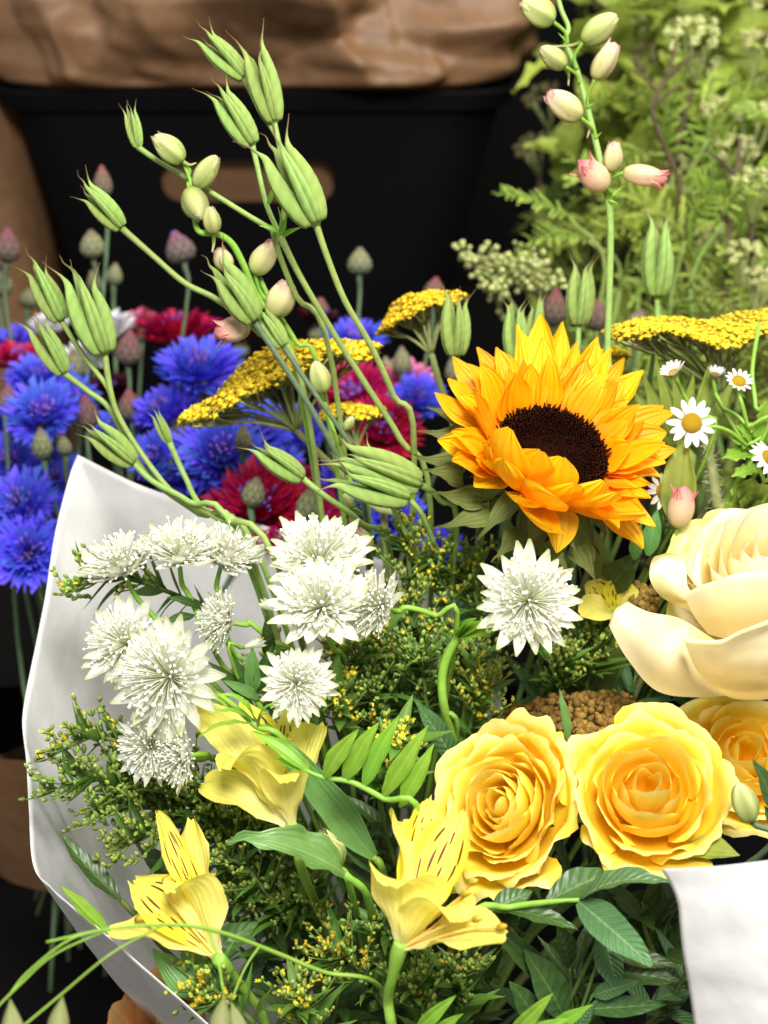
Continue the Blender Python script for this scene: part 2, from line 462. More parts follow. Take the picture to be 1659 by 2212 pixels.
def part(name, g, mat, parent, M=None, kind=None, label=None):
    """g: mesh data in world space, or (with M) a shared mesh / mesh data in local space placed by M"""
    pw = WM[parent.name]
    if M is None:
        base = np.array(pw.translation)
        v, f, c = g
        if pw.to_3x3() != Matrix.Identity(3):
            v = (np.asarray(v) - base) @ np.array(pw.to_3x3().inverted()).T
        else: v = np.asarray(v) - base
        me = make_mesh(name, (v, f, c), mat)
        o = bpy.data.objects.new(name, me)
        w = pw.copy()
        o.parent = parent
    else:
        me = g if isinstance(g, bpy.types.Mesh) else make_mesh(name, g, mat)
        o = bpy.data.objects.new(name, me)
        w = Matrix(np.asarray(M).tolist())
        o.parent = parent
        o.matrix_local = pw.inverted() @ w
    COL.objects.link(o)
    WM[o.name] = w
    if kind: o['kind'] = kind
    if label: o['label'] = label
    return o


def single(name, g, mat, label=None, cat=None, group=None, kind=None):
    """a thing that is one mesh, world-space data; origin at the middle of its foot"""
    v, f, c = g
    v = np.asarray(v)
    b = np.array([v[:, 0].mean(), v[:, 1].mean(), v[:, 2].min()])
    o = bpy.data.objects.new(name, make_mesh(name, (v - b, f, c), mat))
    o.location = b
    COL.objects.link(o)
    if label: o['label'] = label
    if cat: o['category'] = cat
    if group: o['group'] = group
    if kind: o['kind'] = kind
    WM[o.name] = Matrix.Translation(Vector(b))
    return o


def rad_dirs(n, xh=(1, 0, 0)):
    M = frame_z((0, 0, 0), n, xh)
    return M[:3, 0], M[:3, 1], M[:3, 2]


AP = P(860, 2420, .98)                      # where the bouquet's stems are tied


def to_tie(p, j=.02):
    """stem points from p down into the tied bunch"""
    e = AP + RS.uniform(-j, j, 3)
    m = p + (e - p) * .45 + CU * .012
    return [m, e]


# ------------------------------------------------------------------ the setting
def plane(name, pts, mat, kind='structure'):
    v = np.array(pts, float)
    return single(name, (v, [tuple(range(len(v)))], np.full((len(v), 3), .5)), mat, kind=kind)


plane('table', [(-2.5, -1., -.02), (2.5, -1., -.02), (2.5, 3.2, -.02), (-2.5, 3.2, -.02)], 'dark')
plane('wall', [(-2.5, 2.6, -.02), (2.5, 2.6, -.02), (2.5, 2.6, 3.), (-2.5, 2.6, 3.)], 'dark')


# ------------------------------------------------------------------ crate and kraft paper behind
from mathutils import noise as mn


def nz3(p, s, seed=0):
    return mn.noise(Vector((p[0] * s + seed * 7.1, p[1] * s - seed * 3.3, p[2] * s + seed)))


def rrect(x0, x1, y0, y1, r, n=8):
    pts = []
    for cx, cy, a0 in ((x1 - r, y0 + r, -90), (x1 - r, y1 - r, 0), (x0 + r, y1 - r, 90), (x0 + r, y0 + r, 180)):
        for i in range(n + 1):
            a = R_(a0 + 90 * i / n)
            pts.append((cx + r * math.cos(a), cy + r * math.sin(a)))
    return np.array(pts)


CT = P(800, 196, 1.30)
yf, zt = CT[1], CT[2]
xl = P(-18, 196, 1.30)[0]
xr = P(1100, 196, 1.30)[0]


def crate_ring(t, inset=0., grow=0.):
    """outline at depth t metres under the rim (walls lean inward going down)"""
    k = .22 * t + inset - grow
    return rrect(xl + k, xr - k, yf + k * .55, yf + .36 - k, .055)


def crate():
    o = thing('plastic_crate', 'black plastic flower crate with a handle slot, lined with brown paper', 'crate', (0, yf + .18, zt - .46))
    rings, zz = [], []
    for t in (.46, .38, .30, .20, .12, .05, .018):
        rings.append(crate_ring(t)); zz.append(zt - t)
    rings.append(crate_ring(.018, grow=.010)); zz.append(zt - .0175)
    rings.append(crate_ring(.0, grow=.012)); zz.append(zt - .002)
    rings.append(crate_ring(.0, grow=.008)); zz.append(zt)
    rings.append(crate_ring(.0, inset=.002)); zz.append(zt)
    for t in (.018, .12, .30, .455):
        rings.append(crate_ring(t, inset=.004)); zz.append(zt - t - .002)
    n = len(rings[0])
    v = np.vstack([np.column_stack([r, np.full(n, z)]) for r, z in zip(rings, zz)])
    f = gfaces(n, len(rings) - 1, True)
    f.append(tuple(range(n - 1, -1, -1))); m = (len(rings) - 1) * n; f.append(tuple(range(m, m + n)))
    tmp = single('crate_shell', (v, f, np.full((len(v), 3), .5)), 'plastic')
    # handle slot cut through the front wall
    a, b = P(335, 362, 1.31), P(718, 470, 1.31)
    q = rrect(a[0], b[0], b[2], a[2], .018, 6)
    m = len(q)
    cv = np.vstack([np.column_stack([q[:, 0], np.full(m, yf - .03), q[:, 1]]), np.column_stack([q[:, 0], np.full(m, yf + .09), q[:, 1]])])
    cf = [(i + m, (i + 1) % m + m, (i + 1) % m, i) for i in range(m)] + [tuple(range(m)), tuple(range(2 * m - 1, m - 1, -1))]
    cut = single('slot_cutter', (cv, cf, np.full((2 * m, 3), .5)), 'plastic')
    bm = tmp.modifiers.new('slot', 'BOOLEAN'); bm.object = cut; bm.operation = 'DIFFERENCE'; bm.solver = 'EXACT'
    bpy.context.view_layer.update()
    me = bpy.data.meshes.new_from_object(tmp.evaluated_get(bpy.context.evaluated_depsgraph_get()))
    loc = tmp.location.copy()
    for x in (cut, tmp): bpy.data.objects.remove(x)
    me.materials.clear(); me.materials.append(MT['plastic'])
    for p_ in me.polygons: p_.use_smooth = False
    part('shell', me, 'plastic', o, Matrix.Translation(loc))


crate()


CRD = [unit(q) for q in np.random.RandomState(2).normal(size=(40, 3))]


def crumple(p, amp, s, seed):
    # straight creases between flat facets: folded triangle waves, gently warped
    a = 0.
    p = np.asarray(p, float)
    for k in range(7):
        d_ = CRD[(seed * 5 + k) % 40]
        f = s * (.35 + .28 * k)
        x = (p @ d_) * f + 1.1 * nz3(p, s * .35, seed + k) + k * 1.7
        a += (abs((x % 2.) - 1.) - .5) * 2. / (1. + .75 * k) * (.4 + nz3(p, s * .25, seed + 20 + k) * 1.2)
    return a * amp


def liner():
    nu, hs = 420, np.concatenate([np.linspace(-.30, -.012, 14), np.linspace(.0, .30, 90)])
    base = crate_ring(.0, inset=.016)
    d = np.vstack([base, base[:1]])
    seg = np.concatenate([[0], np.cumsum(np.linalg.norm(np.diff(d, axis=0), axis=1))]); seg /= seg[-1]
    s = np.arange(nu) / nu
    px_, py_ = np.interp(s, seg, d[:, 0]), np.interp(s, seg, d[:, 1])
    cx, cy = px_.mean(), py_.mean()
    vs = []
    for h in hs:
        k = -.22 * h if h < 0 else 0.
        b = .020 * min(1, max(0, h) / .006) + .022 * math.sin(min(1, max(0, h) / .10) * math.pi / 2) - .25 * max(0, h - .06)
        for i in range(nu):
            nx, ny = px_[i] - cx, py_[i] - cy
            l = math.hypot(nx, ny)
            q = np.array([px_[i], py_[i], h])
            w = 1. if h > .015 else (max(0, h) / .015 if h > 0 else .0)
            a = crumple((q[0] + .4 * h, q[1], h * .7), .060, 15., 3) * w + crumple(q, .015, 36., 9) * w
            o = b - k + a
            zz = h + crumple((q[0], q[1], 0.), .006, 16., 5) * w
            vs.append((q[0] + nx / l * o, q[1] + ny / l * o, zt + zz))
    v = np.array(vs)
    f = gfaces(nu, len(hs) - 1, True)
    c = np.column_stack([np.tile(s, len(hs)), np.repeat(np.linspace(0, 1, len(hs)), nu), np.full(len(v), .5)])
    single('kraft_paper', (v, f, c), 'kraft', 'crumpled brown kraft paper bulging over the rim of the black crate', 'paper')


liner()


def kraft_bundle(name, c_top, r, h, label, lean=(0, 0), taper=.25, seed=1, slant=.0):
    nu, nv = 110, 40
    vs = []
    for j in range(nv + 1):
        t = j / nv
        for i in range(nu):
            a = 2 * math.pi * i / nu
            rr = r * (1 - taper * t)
            q = np.array([math.cos(a), math.sin(a), t * h / r])
            rr += crumple((q[0], q[1], q[2] * .5), r * .09, 1.6, seed)
            vs.append((c_top[0] + rr * math.cos(a) + lean[0] * t, c_top[1] + rr * math.sin(a) + lean[1] * t, c_top[2] - h * t + slant * (1 + math.sin(a)) * (1 - t)))
    v = np.array(vs)
    c = np.column_stack([np.tile(np.arange(nu) / nu, nv + 1), np.repeat(np.linspace(0, 1, nv + 1), nu), np.full(len(v), .5)])
    single(name, (v, gfaces(nu, nv, True), c), 'kraft', label, 'paper')


kraft_bundle('kraft_paper_bundle', P(-128, 150, 1.40), .10, .6, 'smooth brown kraft paper bundle left of the black crate', taper=.1, seed=4)
kraft_bundle('kraft_paper_sleeve', P(150, 1418, 1.06), .125, .135, 'brown kraft paper sleeve behind the white paper, low at the left', taper=.16, seed=8, slant=-.095)
plane('display_step', [(-.9, 1.05, .24), (.55, 1.05, .24), (.55, 2.2, .24), (-.9, 2.2, .24)], 'dark')

# ------------------------------------------------------------------ cornflowers
CA = P(210, 1960, 1.08)


def corn_floret(seed):
    """outer cornflower floret: narrow tube opening to a fan of pointed lobes"""
    r = np.random.RandomState(seed)
    nu, nv = 12, 8
    u = np.linspace(-1, 1, nu + 1); v = np.linspace(0, 1, nv + 1)
    U, V = np.meshgrid(u, v)
    w = np.interp(v, [0, .35, .6, 1], [.05, .07, .26, .46])[:, None]
    lobe = np.where(np.arange(nu + 1) % 2 == 0, .0, 1.) * r.uniform(.75, 1.1, nu + 1)
    lobe[0] = lobe[-1] = .3
    X = U * w * (1 - .25 * np.clip((V - .7) / .3, 0, 1) * (lobe < .2))
    Y = V * .78 + np.clip((V - .62) / .38, 0, 1) * (lobe - .35) * .34
    Z = .22 * U ** 2 * np.clip(V - .3, 0, 1) + .12 * V ** 2 + r.uniform(-.03, .03, U.shape) * V
    X[:, 1::2] *= 1.03
    vv = np.stack([X, Y, Z], -1).reshape(-1, 3)
    return vv, gfaces(nu, nv), np.stack([U * .5 + .5, V, np.full_like(U, r.rand())], -1).reshape(-1, 3)


def scale_fn(seed, na=9, nvv=6):
    def fn(rr, V, A):
        tt = V * nvv
        row = np.floor(tt); f = tt - row
        aa = (A / (2 * math.pi) * na + .5 * (row % 2)) % 1.0
        d = np.abs(aa - .5) * 2
        edge = f - (1 - d ** 1.5) * .9
        bump = np.clip(1 - np.abs(edge) * 3, 0, 1)
        prof = np.clip(1 - f, 0, 1)
        return rr * (1 + .055 * prof * (1 - d * .6)), np.clip(.85 - bump * .85, 0, 1)
    return fn


def bud_mesh(seed, tuft=True):
    pr = [(.12, -.04), (.34, .04), (.48, .24), (.50, .45), (.42, .72), (.28, .96)]
    pr += [(.14, 1.16), (.10, 1.24), (.01, 1.26)] if tuft else [(.02, 1.16)]
    return lathe(pr, 54, scale_fn(seed, 9, 7), k=49)


CFL = {}


def corn_fl(color):
    if color not in CFL: CFL[color] = [make_mesh('floret', corn_floret(s), 'corn_' + color) for s in range(5)]
    return CFL[color]


CB = {k: make_mesh('bud', bud_mesh(1), k) for k in ('cbud', 'cbud_p', 'cbud_b')}


def cornflower(x, y, d, rpx, color, n, label, foot=None, seed=0):
    r = np.random.RandomState(seed + int(x) * 3 + int(y))
    c = P(x, y, d); R = rpx * d / FPX
    n = D3(*n); X, Y, Z = rad_dirs(n, D3(1, .1, 0))
    b = c - n * R * .55
    o = thing('cornflower', label, 'flower', b)
    part('bud', CB['cbud'], None, o, frame_z(b - n * R * .35, n, s=R * .62))
    fl = corn_fl(color)
    for lay, (cnt, e0, L, up) in enumerate(((14, .30, 1.0, .0), (11, .72, .86, .05), (7, 1.1, .66, .08))):
        for i in range(cnt):
            a = 2 * math.pi * (i + .5 * lay + r.uniform(-.3, .3)) / cnt
            e = e0 + r.uniform(-.2, .2)
            rad = X * math.cos(a) + Y * math.sin(a)
            dirv = rad * math.cos(e) + Z * math.sin(e)
            base = b + Z * R * (.25 + up) + rad * R * .05
            l = R * L * r.uniform(.9, 1.12)
            part('floret', fl[r.randint(5)], None, o, frame_y(base, base + dirv, Z * math.cos(e) - rad * math.sin(e), s=l))
    eye = MB()
    for i in range(26):
        a = r.rand() * 6.28; q = r.rand() ** .5
        rad = X * math.cos(a) + Y * math.sin(a)
        p0 = b + Z * R * .3 + rad * R * .05 * q
        p1 = b + Z * R * r.uniform(.75, 1.0) + rad * R * .38 * q
        eye.add(tube([p0, (p0 + p1) / 2 + Z * R * .05, p1], [R * .015, R * .02, R * .028], 4, 4, rv=r.rand()))
    part('stamens', eye.get(), 'corn_eye', o, kind='stuff')
    e = (foot if foot is not None else CA) + r.uniform(-.05, .05, 3)
    q0 = b - n * R * .34
    part('stem', tube([q0, q0 - n * .012 + (e - q0) * .15, q0 + (e - q0) * .55, e], [.0016, .0014, .0017, .0017], 6), 'stem_g', o)


blooms = [
    (82, 815, .95, 66, 'blue', (-.1, .75, .6), 'blue cornflower just under a red bloom, second row at the left edge'),
    (92, 895, .90, 78, 'blue', (.1, .55, .8), 'ragged blue cornflower facing us at the left, above two buds'),
    (45, 1095, .88, 85, 'blue', (-.2, .5, .8), 'blue cornflower left of the tip of the white paper'),
    (62, 1195, .86, 80, 'blue', (.2, .35, .9), 'lowest blue cornflower, against the left edge of the white paper'),
    (20, 1000, .95, 58, 'blue', (.3, .4, .8), 'shaded blue cornflower behind the buds at the left edge'),
    (432, 800, .93, 88, 'blue', (.1, .75, .6), 'large blue cornflower above the left end of the yellow yarrow'),
    (355, 888, .92, 72, 'blue', (-.35, .7, .6), 'blue cornflower seen side on, left of the yarrow tip'),
    (478, 985, .88, 98, 'blue', (.15, .5, .8), 'widest blue cornflower, below the long yellow yarrow head'),
    (565, 930, .93, 66, 'blue', (.2, .6, .8), 'blue cornflower half hidden under the middle of the yarrow'),
    (335, 985, .90, 56, 'blue', (-.3, .4, .8), 'blue cornflower behind the crossing green pod stems'),
    (905, 862, .95, 58, 'blue', (.2, .5, .8), 'blue cornflower just left of the sunflower'),
    (765, 738, 1.0, 66, 'blue', (0, .8, .5), 'blue cornflower peeping over the yarrow below the tall pods'),
    (28, 738, 1.02, 44, 'blue', (-.2, .7, .6), 'pale blue cornflower at the far left above the red one'),
    (850, 1110, .84, 66, 'blue', (.1, .5, .8), 'blue cornflower in shade left of the sunflower bracts'),
    (730, 1050, .90, 52, 'blue', (0, .5, .8), 'blue cornflower showing between horizontal green pods'),
    (955, 1185, .84, 48, 'blue', (.1, .5, .8), 'dark blue cornflower under the sunflower, behind goldenrod'),
    (38, 775, .98, 52, 'red', (.1, .8, .5), 'crimson cornflower at the left edge'),
    (385, 715, 1.02, 82, 'red', (0, .92, .3), 'crimson cornflower seen side on with a dark underside'),
    (560, 1095, .84, 105, 'red', (0, .55, .8), 'large crimson cornflower behind the top edge of the white paper'),
    (680, 1115, .86, 62, 'red', (.3, .4, .8), 'crimson cornflower right of a grey bud above the paper edge'),
    (765, 855, .97, 82, 'red', (-.1, .6, .8), 'crimson cornflower under the right end of the yarrow'),
    (825, 930, .93, 80, 'red', (.2, .5, .8), 'crimson cornflower between the small yarrow and the sunflower'),
    (295, 695, 1.06, 42, 'rose', (-.2, .8, .4), 'small rose pink cornflower beside the white bloom'),
    (238, 712, 1.03, 52, 'white', (-.1, .8, .5), 'white cornflower behind the large pair of green pods'),
    (180, 775, 1.05, 44, 'white', (.2, .6, .7), 'white cornflower below the large green pods at the left'),
    (105, 702, 1.07, 38, 'white', (0, .8, .5), 'small white cornflower behind the leftmost pods'),
    (882, 818, 1.0, 54, 'pink', (.1, .7, .6), 'light pink cornflower above the blue one by the sunflower'),
    (238, 838, 1.03, 44, 'maroon', (0, .7, .6), 'small maroon cornflower among the buds at the left'),
    (690, 690, 1.05, 46, 'maroon', (.2, .9, .3), 'dark maroon cornflower against the black crate'),
]
blooms += [
    (148, 862, .97, 60, 'blue', (.2, .6, .7), 'blue cornflower tucked between mauve bud and ragged bloom at the left'),
    (22, 905, .97, 62, 'blue', (-.2, .6, .7), 'blue cornflower cut by the left edge beside the ragged bloom'),
    (120, 1030, .93, 62, 'blue', (.2, .5, .8), 'blue cornflower directly left of the paper tip'),
    (252, 930, .96, 56, 'blue', (0, .6, .8), 'blue cornflower behind the pale yellowish pod'),
    (420, 880, .96, 70, 'blue', (.2, .7, .6), 'blue cornflower between the large one and the widest one'),
    (400, 1020, .92, 66, 'blue', (-.2, .5, .8), 'blue cornflower above the white paper edge, left of the crimson'),
    (590, 1010, .94, 62, 'blue', (.2, .6, .7), 'blue cornflower above the large crimson one'),
    (650, 930, .98, 58, 'blue', (0, .6, .7), 'blue cornflower behind the grey green pod stems'),
    (5, 1150, .92, 70, 'blue', (-.3, .4, .8), 'blue cornflower cut by the left edge, low down'),
    (110, 1120, .92, 54, 'blue', (.3, .4, .8), 'blue cornflower squeezed against the upper left paper edge'),
    (640, 1050, .92, 56, 'red', (.1, .6, .7), 'crimson cornflower behind the pod that points left'),
    (520, 720, 1.08, 50, 'maroon', (0, .9, .3), 'maroon cornflower under the broad pale pod'),
]
for i, (x, y, d, r_, col, n, lb) in enumerate(blooms):
    cornflower(x, y, d, r_ * 1.14, col, n, lb, seed=i, foot=None if x < 640 else P(640, 2000, 1.05))


def corn_bud(x, y, d, rpx, mat, n, label, foot=None, seed=0):
    r = np.random.RandomState(seed + int(x + y))
    c = P(x, y, d); R = rpx * d / FPX
    n = D3(*n)
    b = c - n * R * 1.1
    o = thing('cornflower_bud', label, 'flower bud', b, 'closed cornflower buds behind the bouquet')
    M = frame_z(b, n + r.normal(size=3) * .12, r.normal(size=3), s=R * 1.85)
    M[:3, :2] *= r.uniform(.82, 1.08); M[:3, 2] *= r.uniform(.85, 1.18)
    part('bud', CB[mat], None, o, M)
    e = (foot if foot is not None else CA) + r.uniform(-.05, .05, 3)
    part('stem', tube([b, b - n * .02 + (e - b) * .04, b + (e - b) * .5 + CR * r.uniform(-.02, .02), e], [.0022, .0014, .0016, .0016], 6), 'stem_g', o)


buds = [
    (16, 530, 1.0, 30, 'cbud_p', (.1, 1, .2), 'dark cornflower bud with a pink tip at the upper left edge'),
    (200, 522, 1.0, 28, 'cbud', (0, 1, .3), 'grey green cornflower bud above the large pair of pods'),
    (206, 608, 1.08, 22, 'cbud', (-.1, 1, .2), 'small pale cornflower bud below a larger one at the left'),
    (244, 592, 1.08, 20, 'cbud', (0, 1, .2), 'tiny pale cornflower bud right of a long dark stem'),
    (220, 396, 1.02, 24, 'cbud_p', (-.1, 1, .2), 'topmost cornflower bud, behind the upper left pod'),
    (390, 528, .97, 34, 'cbud_b', (-.2, 1, .2), 'purple cornflower bud with a blue tip against the black crate'),
    (778, 562, 1.02, 27, 'cbud', (.05, 1, .2), 'lone grey cornflower bud against the black crate'),
    (688, 668, 1.06, 28, 'cbud_p', (.1, 1, .2), 'dark cornflower bud right of the pink larkspur flower'),
    (274, 750, .96, 30, 'cbud_p', (-.05, 1, .2), 'mauve cornflower bud right of the large pods'),
    (286, 872, .94, 30, 'cbud_p', (.05, 1, .2), 'brownish cornflower bud left of the blue blooms'),
    (185, 892, .92, 28, 'cbud_p', (-.05, 1, .3), 'mauve cornflower bud above the pale green pod'),
    (88, 960, .88, 27, 'cbud', (-.1, .9, .4), 'round grey cornflower bud, larger of two near the paper tip'),
    (140, 962, .88, 19, 'cbud', (0, .9, .4), 'little green cornflower bud, smaller of two near the paper tip'),
    (545, 1062, .80, 27, 'cbud', (.1, .9, .4), 'grey cornflower bud in front of the large crimson bloom'),
    (666, 1088, .80, 30, 'cbud', (0, .9, .4), 'brown grey cornflower bud above the white masterwort'),
    (528, 950, .86, 24, 'cbud', (.1, .9, .3), 'pale cornflower bud below the yarrow'),
    (870, 780, .98, 25, 'cbud', (0, 1, .2), 'grey cornflower bud beside the light pink bloom'),
    (838, 800, 1.0, 23, 'cbud', (0, 1, .2), 'dull green cornflower bud under the right end of the yarrow'),
    (985, 795, 1.0, 26, 'cbud', (0, 1, .3), 'grey green cornflower bud behind the sunflower, left side'),
    (935, 622, 1.05, 24, 'cbud_p', (0, 1, .2), 'mauve cornflower bud hidden behind the upper yarrow'),
    (1196, 668, .95, 28, 'cbud_p', (0, 1, .3), 'pink tipped cornflower bud above the sunflower'),
    (1302, 680, .96, 28, 'cbud_p', (.05, 1, .3), 'dusky cornflower bud beside the pink larkspur stem'),
    (1372, 690, .97, 26, 'cbud', (0, 1, .3), 'grey purple cornflower bud above the right yarrow'),
    (8, 612, 1.02, 24, 'cbud', (.1, 1, .2), 'pale green cornflower bud at the far left edge'),
    (60, 640, 1.1, 22, 'cbud', (.1, 1, .2), 'dim cornflower bud behind the leftmost pods'),
    (12, 858, .93, 28, 'cbud_p', (.1, 1, .3), 'orange tinged cornflower bud at the left edge by a blue bloom'),
    (160, 790, 1.0, 24, 'cbud', (0, 1, .3), 'green cornflower bud between the leftmost pods'),
]
for i, (x, y, d, r_, m_, n, lb) in enumerate(buds):
    corn_bud(x, y, d, r_, m_, n, lb, seed=i, foot=None if x < 640 else (P(640, 2000, 1.05) if x < 1050 else P(1150, 1900, 1.1)))

# ------------------------------------------------------------------ greenery, back right
FL_BALL = [ball(6, 4, s, .25) for s in range(4)]
FL_LONG = []
for s_ in range(4):
    g_ = lathe([(.25, -1.1), (.55, -.5), (.62, .0), (1.0, .30), (1.1, .50), (.55, .55), (.40, .85), (.05, .95)], 10, lambda rr, V, A: (rr * (1 + .32 * np.cos(5 * A) * ((V > .4) & (V < .75))), .5 + 0 * V))
    rr_ = np.random.RandomState(s_)
    g_ = (g_[0] * (1 + .4 * (rr_.rand(len(g_[0]), 1) - .5)), g_[1], g_[2])
    FL_LONG.append(g_)


def fern_leaf(L, Wd, n, seed, curve=.4):
    """feathery leaf along +Y: a rib with toothed leaflets, one flat-ish spray"""
    r = np.random.RandomState(seed)
    mb = MB()
    mb.add(tube([(0, 0, 0), (0, L * .5, curve * L * .12), (0, L, -curve * L * .1)], [L * .012, L * .009, L * .003], 4, 10, rv=.3))
    for i in range(n):
        t = (i + 1.2) / (n + 1)
        for sd in (-1, 1):
            l = Wd * .5 * (math.sin(math.pi * min(1, t * .9 + .12)) ** .7) * r.uniform(.55, 1.2)
            a = R_(r.uniform(28, 75)) * sd
            z = curve * L * (.12 * math.sin(math.pi * t) - .1 * t * t)
            g = petal(l, l * .30, (.3, 1., .25, .9, .2, .8, .2, .5, .05), bend=r.uniform(-1.6, .8), cup=.2, nu=2, nv=9, seed=r.randint(999), teeth=.02)
            M = frame_y(np.array([0, L * t, z]), np.array([math.sin(a), L * t / 1e9 + math.cos(a), -.15 + .3 * r.rand()]) + np.array([0, L * t, z]), (0, 0, 1))
            g = xf(g, M)
            g[2][:, 2] = r.rand()
            mb.add(g)
    return mb.get()


r_c = (.5, 1.2, -.6, 1.8)
FERNS = {m: [make_mesh('leaf', fern_leaf(1., .52, 13, s, r_c[s]), m) for s in range(4)] for m in ('fern', 'fern_l')}


def umbel_head(c, n, R, seed, cnt, mat_pts, sz=.042, dome=.45):
    r = np.random.RandomState(seed)
    X, Y, Z = rad_dirs(n, D3(1, 0, 0))
    Ms = []
    clusters = [(math.sqrt((i + .5) / 13) * .86, i * 2.4 + r.rand() * .5) for i in range(13)]
    for i in range(cnt):
        q, a = clusters[i % 13]
        p = X * math.cos(a) * q + Y * math.sin(a) * q + Z * dome * (1 - q * q)
        dd = r.normal(size=3); dd /= np.linalg.norm(dd); dd += Z * .5
        p = c + R * (p + dd * .15 * r.rand() ** .4)
        Ms.append(frame_z(p, Z + .5 * dd, s=R * sz * r.uniform(.7, 1.3)))
    return scatter(FL_BALL[seed % 4], Ms)


def green_plant(x, y, d, rpx, n, foot, seed, label, mat='umbel', stemm='stem_br', leaves=5, lmat='fern', lsize=1.0):
    r = np.random.RandomState(seed)
    c = P(x, y, d); R = rpx * d / FPX; n = D3(*n)
    f = P(*foot)
    o = thing('umbel_plant', label, 'plant', f, 'feathery green plants at the back right')
    node = c - n * R * 1.1 - CU * .01
    part('florets', umbel_head(c, n, R * 1.15, seed, 420, mat), mat, o, kind='stuff')
    mid = (node + f) / 2 + CR * r.uniform(-.03, .03)
    pts = [node, node + (mid - node) * .5 + CR * r.uniform(-.01, .01), mid, f]
    part('stem', tube(pts, [.0020, .0026, .0034, .004], 7), stemm, o)
    X, Y, Z = rad_dirs(n)
    for i in range(7):
        a = i * 2 * math.pi / 7 + r.rand()
        e = c + R * (.66 * (X * math.cos(a) + Y * math.sin(a)) + Z * .12)
        part('branch', tube([node, (node + e) / 2 - n * R * .12, e], [.0014, .0009, .0007], 5, 6), 'yar_s', o)
    for i in range(leaves):
        t = r.uniform(.06, .85)
        p = cr(np.array(pts), np.array([t]))[0]
        dr = D3(r.uniform(-1, 1), r.uniform(-.25, .8), r.uniform(-.1, .9))
        part('leaf', FERNS[lmat if r.rand() < .7 else 'fern_l'][r.randint(4)], None, o, frame_y(p, p + dr, CU * .6 - CF * .8 + .4 * r.normal(size=3), s=r.uniform(.055, .095) * lsize))


gp = [
    (1530, 175, 1.15, 72, (.0, .85, .5), 'broad pale green umbel high at the right, above fern leaves', 'umbel', 'fern_l'),
    (1420, 60, 1.2, 60, (-.2, .8, .5), 'pale umbel at the top right beside the larkspur tip', 'umbel', 'fern'),
    (1580, 25, 1.2, 70, (.1, .8, .5), 'pale umbel cut by the top edge at the right', 'umbel', 'fern_l'),
    (1340, 15, 1.28, 60, (-.1, .8, .5), 'dull umbel cut by the top edge behind the larkspur', 'umbel_d', 'fern'),
    (1648, 110, 1.12, 60, (.2, .8, .5), 'yellowish umbel in the upper right corner', 'umbel', 'fern_l'),
    (1635, 265, 1.08, 58, (.1, .85, .5), 'bright umbel at the right edge above brown stems', 'umbel', 'fern_l'),
    (1632, 405, 1.0, 52, (0, .75, .6), 'knobbly bright green umbel at the right edge', 'umbel', 'fern_l'),
    (1470, 285, 1.2, 48, (-.1, .8, .5), 'small umbel between brown stems at the right', 'umbel', 'fern'),
    (1390, 215, 1.26, 46, (-.1, .8, .5), 'hazy umbel right of the larkspur', 'umbel', 'fern'),
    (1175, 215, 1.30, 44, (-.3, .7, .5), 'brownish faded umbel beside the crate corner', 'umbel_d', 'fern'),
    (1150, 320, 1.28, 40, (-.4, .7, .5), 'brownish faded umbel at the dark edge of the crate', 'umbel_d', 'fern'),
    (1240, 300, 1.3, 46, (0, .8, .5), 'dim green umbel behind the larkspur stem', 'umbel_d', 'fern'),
    (1600, 555, 1.0, 50, (-.1, .8, .5), 'green umbel above the right yarrow head', 'umbel', 'fern'),
    (1645, 610, .96, 44, (.2, .8, .5), 'lowest green umbel at the right edge', 'umbel', 'fern'),
    (1500, 440, 1.12, 40, (.1, .8, .5), 'small umbel right of the pink larkspur buds', 'umbel', 'fern_l'),
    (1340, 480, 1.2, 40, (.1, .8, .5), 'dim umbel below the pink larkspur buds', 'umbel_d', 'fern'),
    (1500, 90, 1.1, 66, (-.1, .7, .7), 'loose pale umbel just above the broad one at the top right', 'umbel', 'fern_l'),
    (1590, 330, 1.06, 50, (.0, .7, .7), 'pale yellow green umbel between two brown stems at the right', 'umbel', 'fern_l'),
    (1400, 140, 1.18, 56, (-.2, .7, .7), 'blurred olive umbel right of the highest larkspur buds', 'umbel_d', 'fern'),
    (1560, 250, 1.1, 54, (.1, .75, .6), 'olive green umbel below the broad one at the upper right', 'umbel', 'fern'),
    (1465, 370, 1.14, 44, (0, .7, .7), 'small bright umbel over the pink larkspur bud tip', 'umbel', 'fern_l'),
    (1540, 520, 1.04, 44, (0, .7, .7), 'lime green umbel right of the feathery threaded pod', 'umbel', 'fern_l'),
]
for i, (x, y, d, r_, n, lb, m_, lm) in enumerate(gp):
    green_plant(x, y, d, r_, n, (1390 + (x - 1390) * .55, 1150 + 40 * (i % 3), d + .05), 50 + i, lb, m_, 'stem_br' if i % 2 == 0 else 'stem', 8 if x > 1300 else 6, lm, 1.25 if x > 1300 else .8)
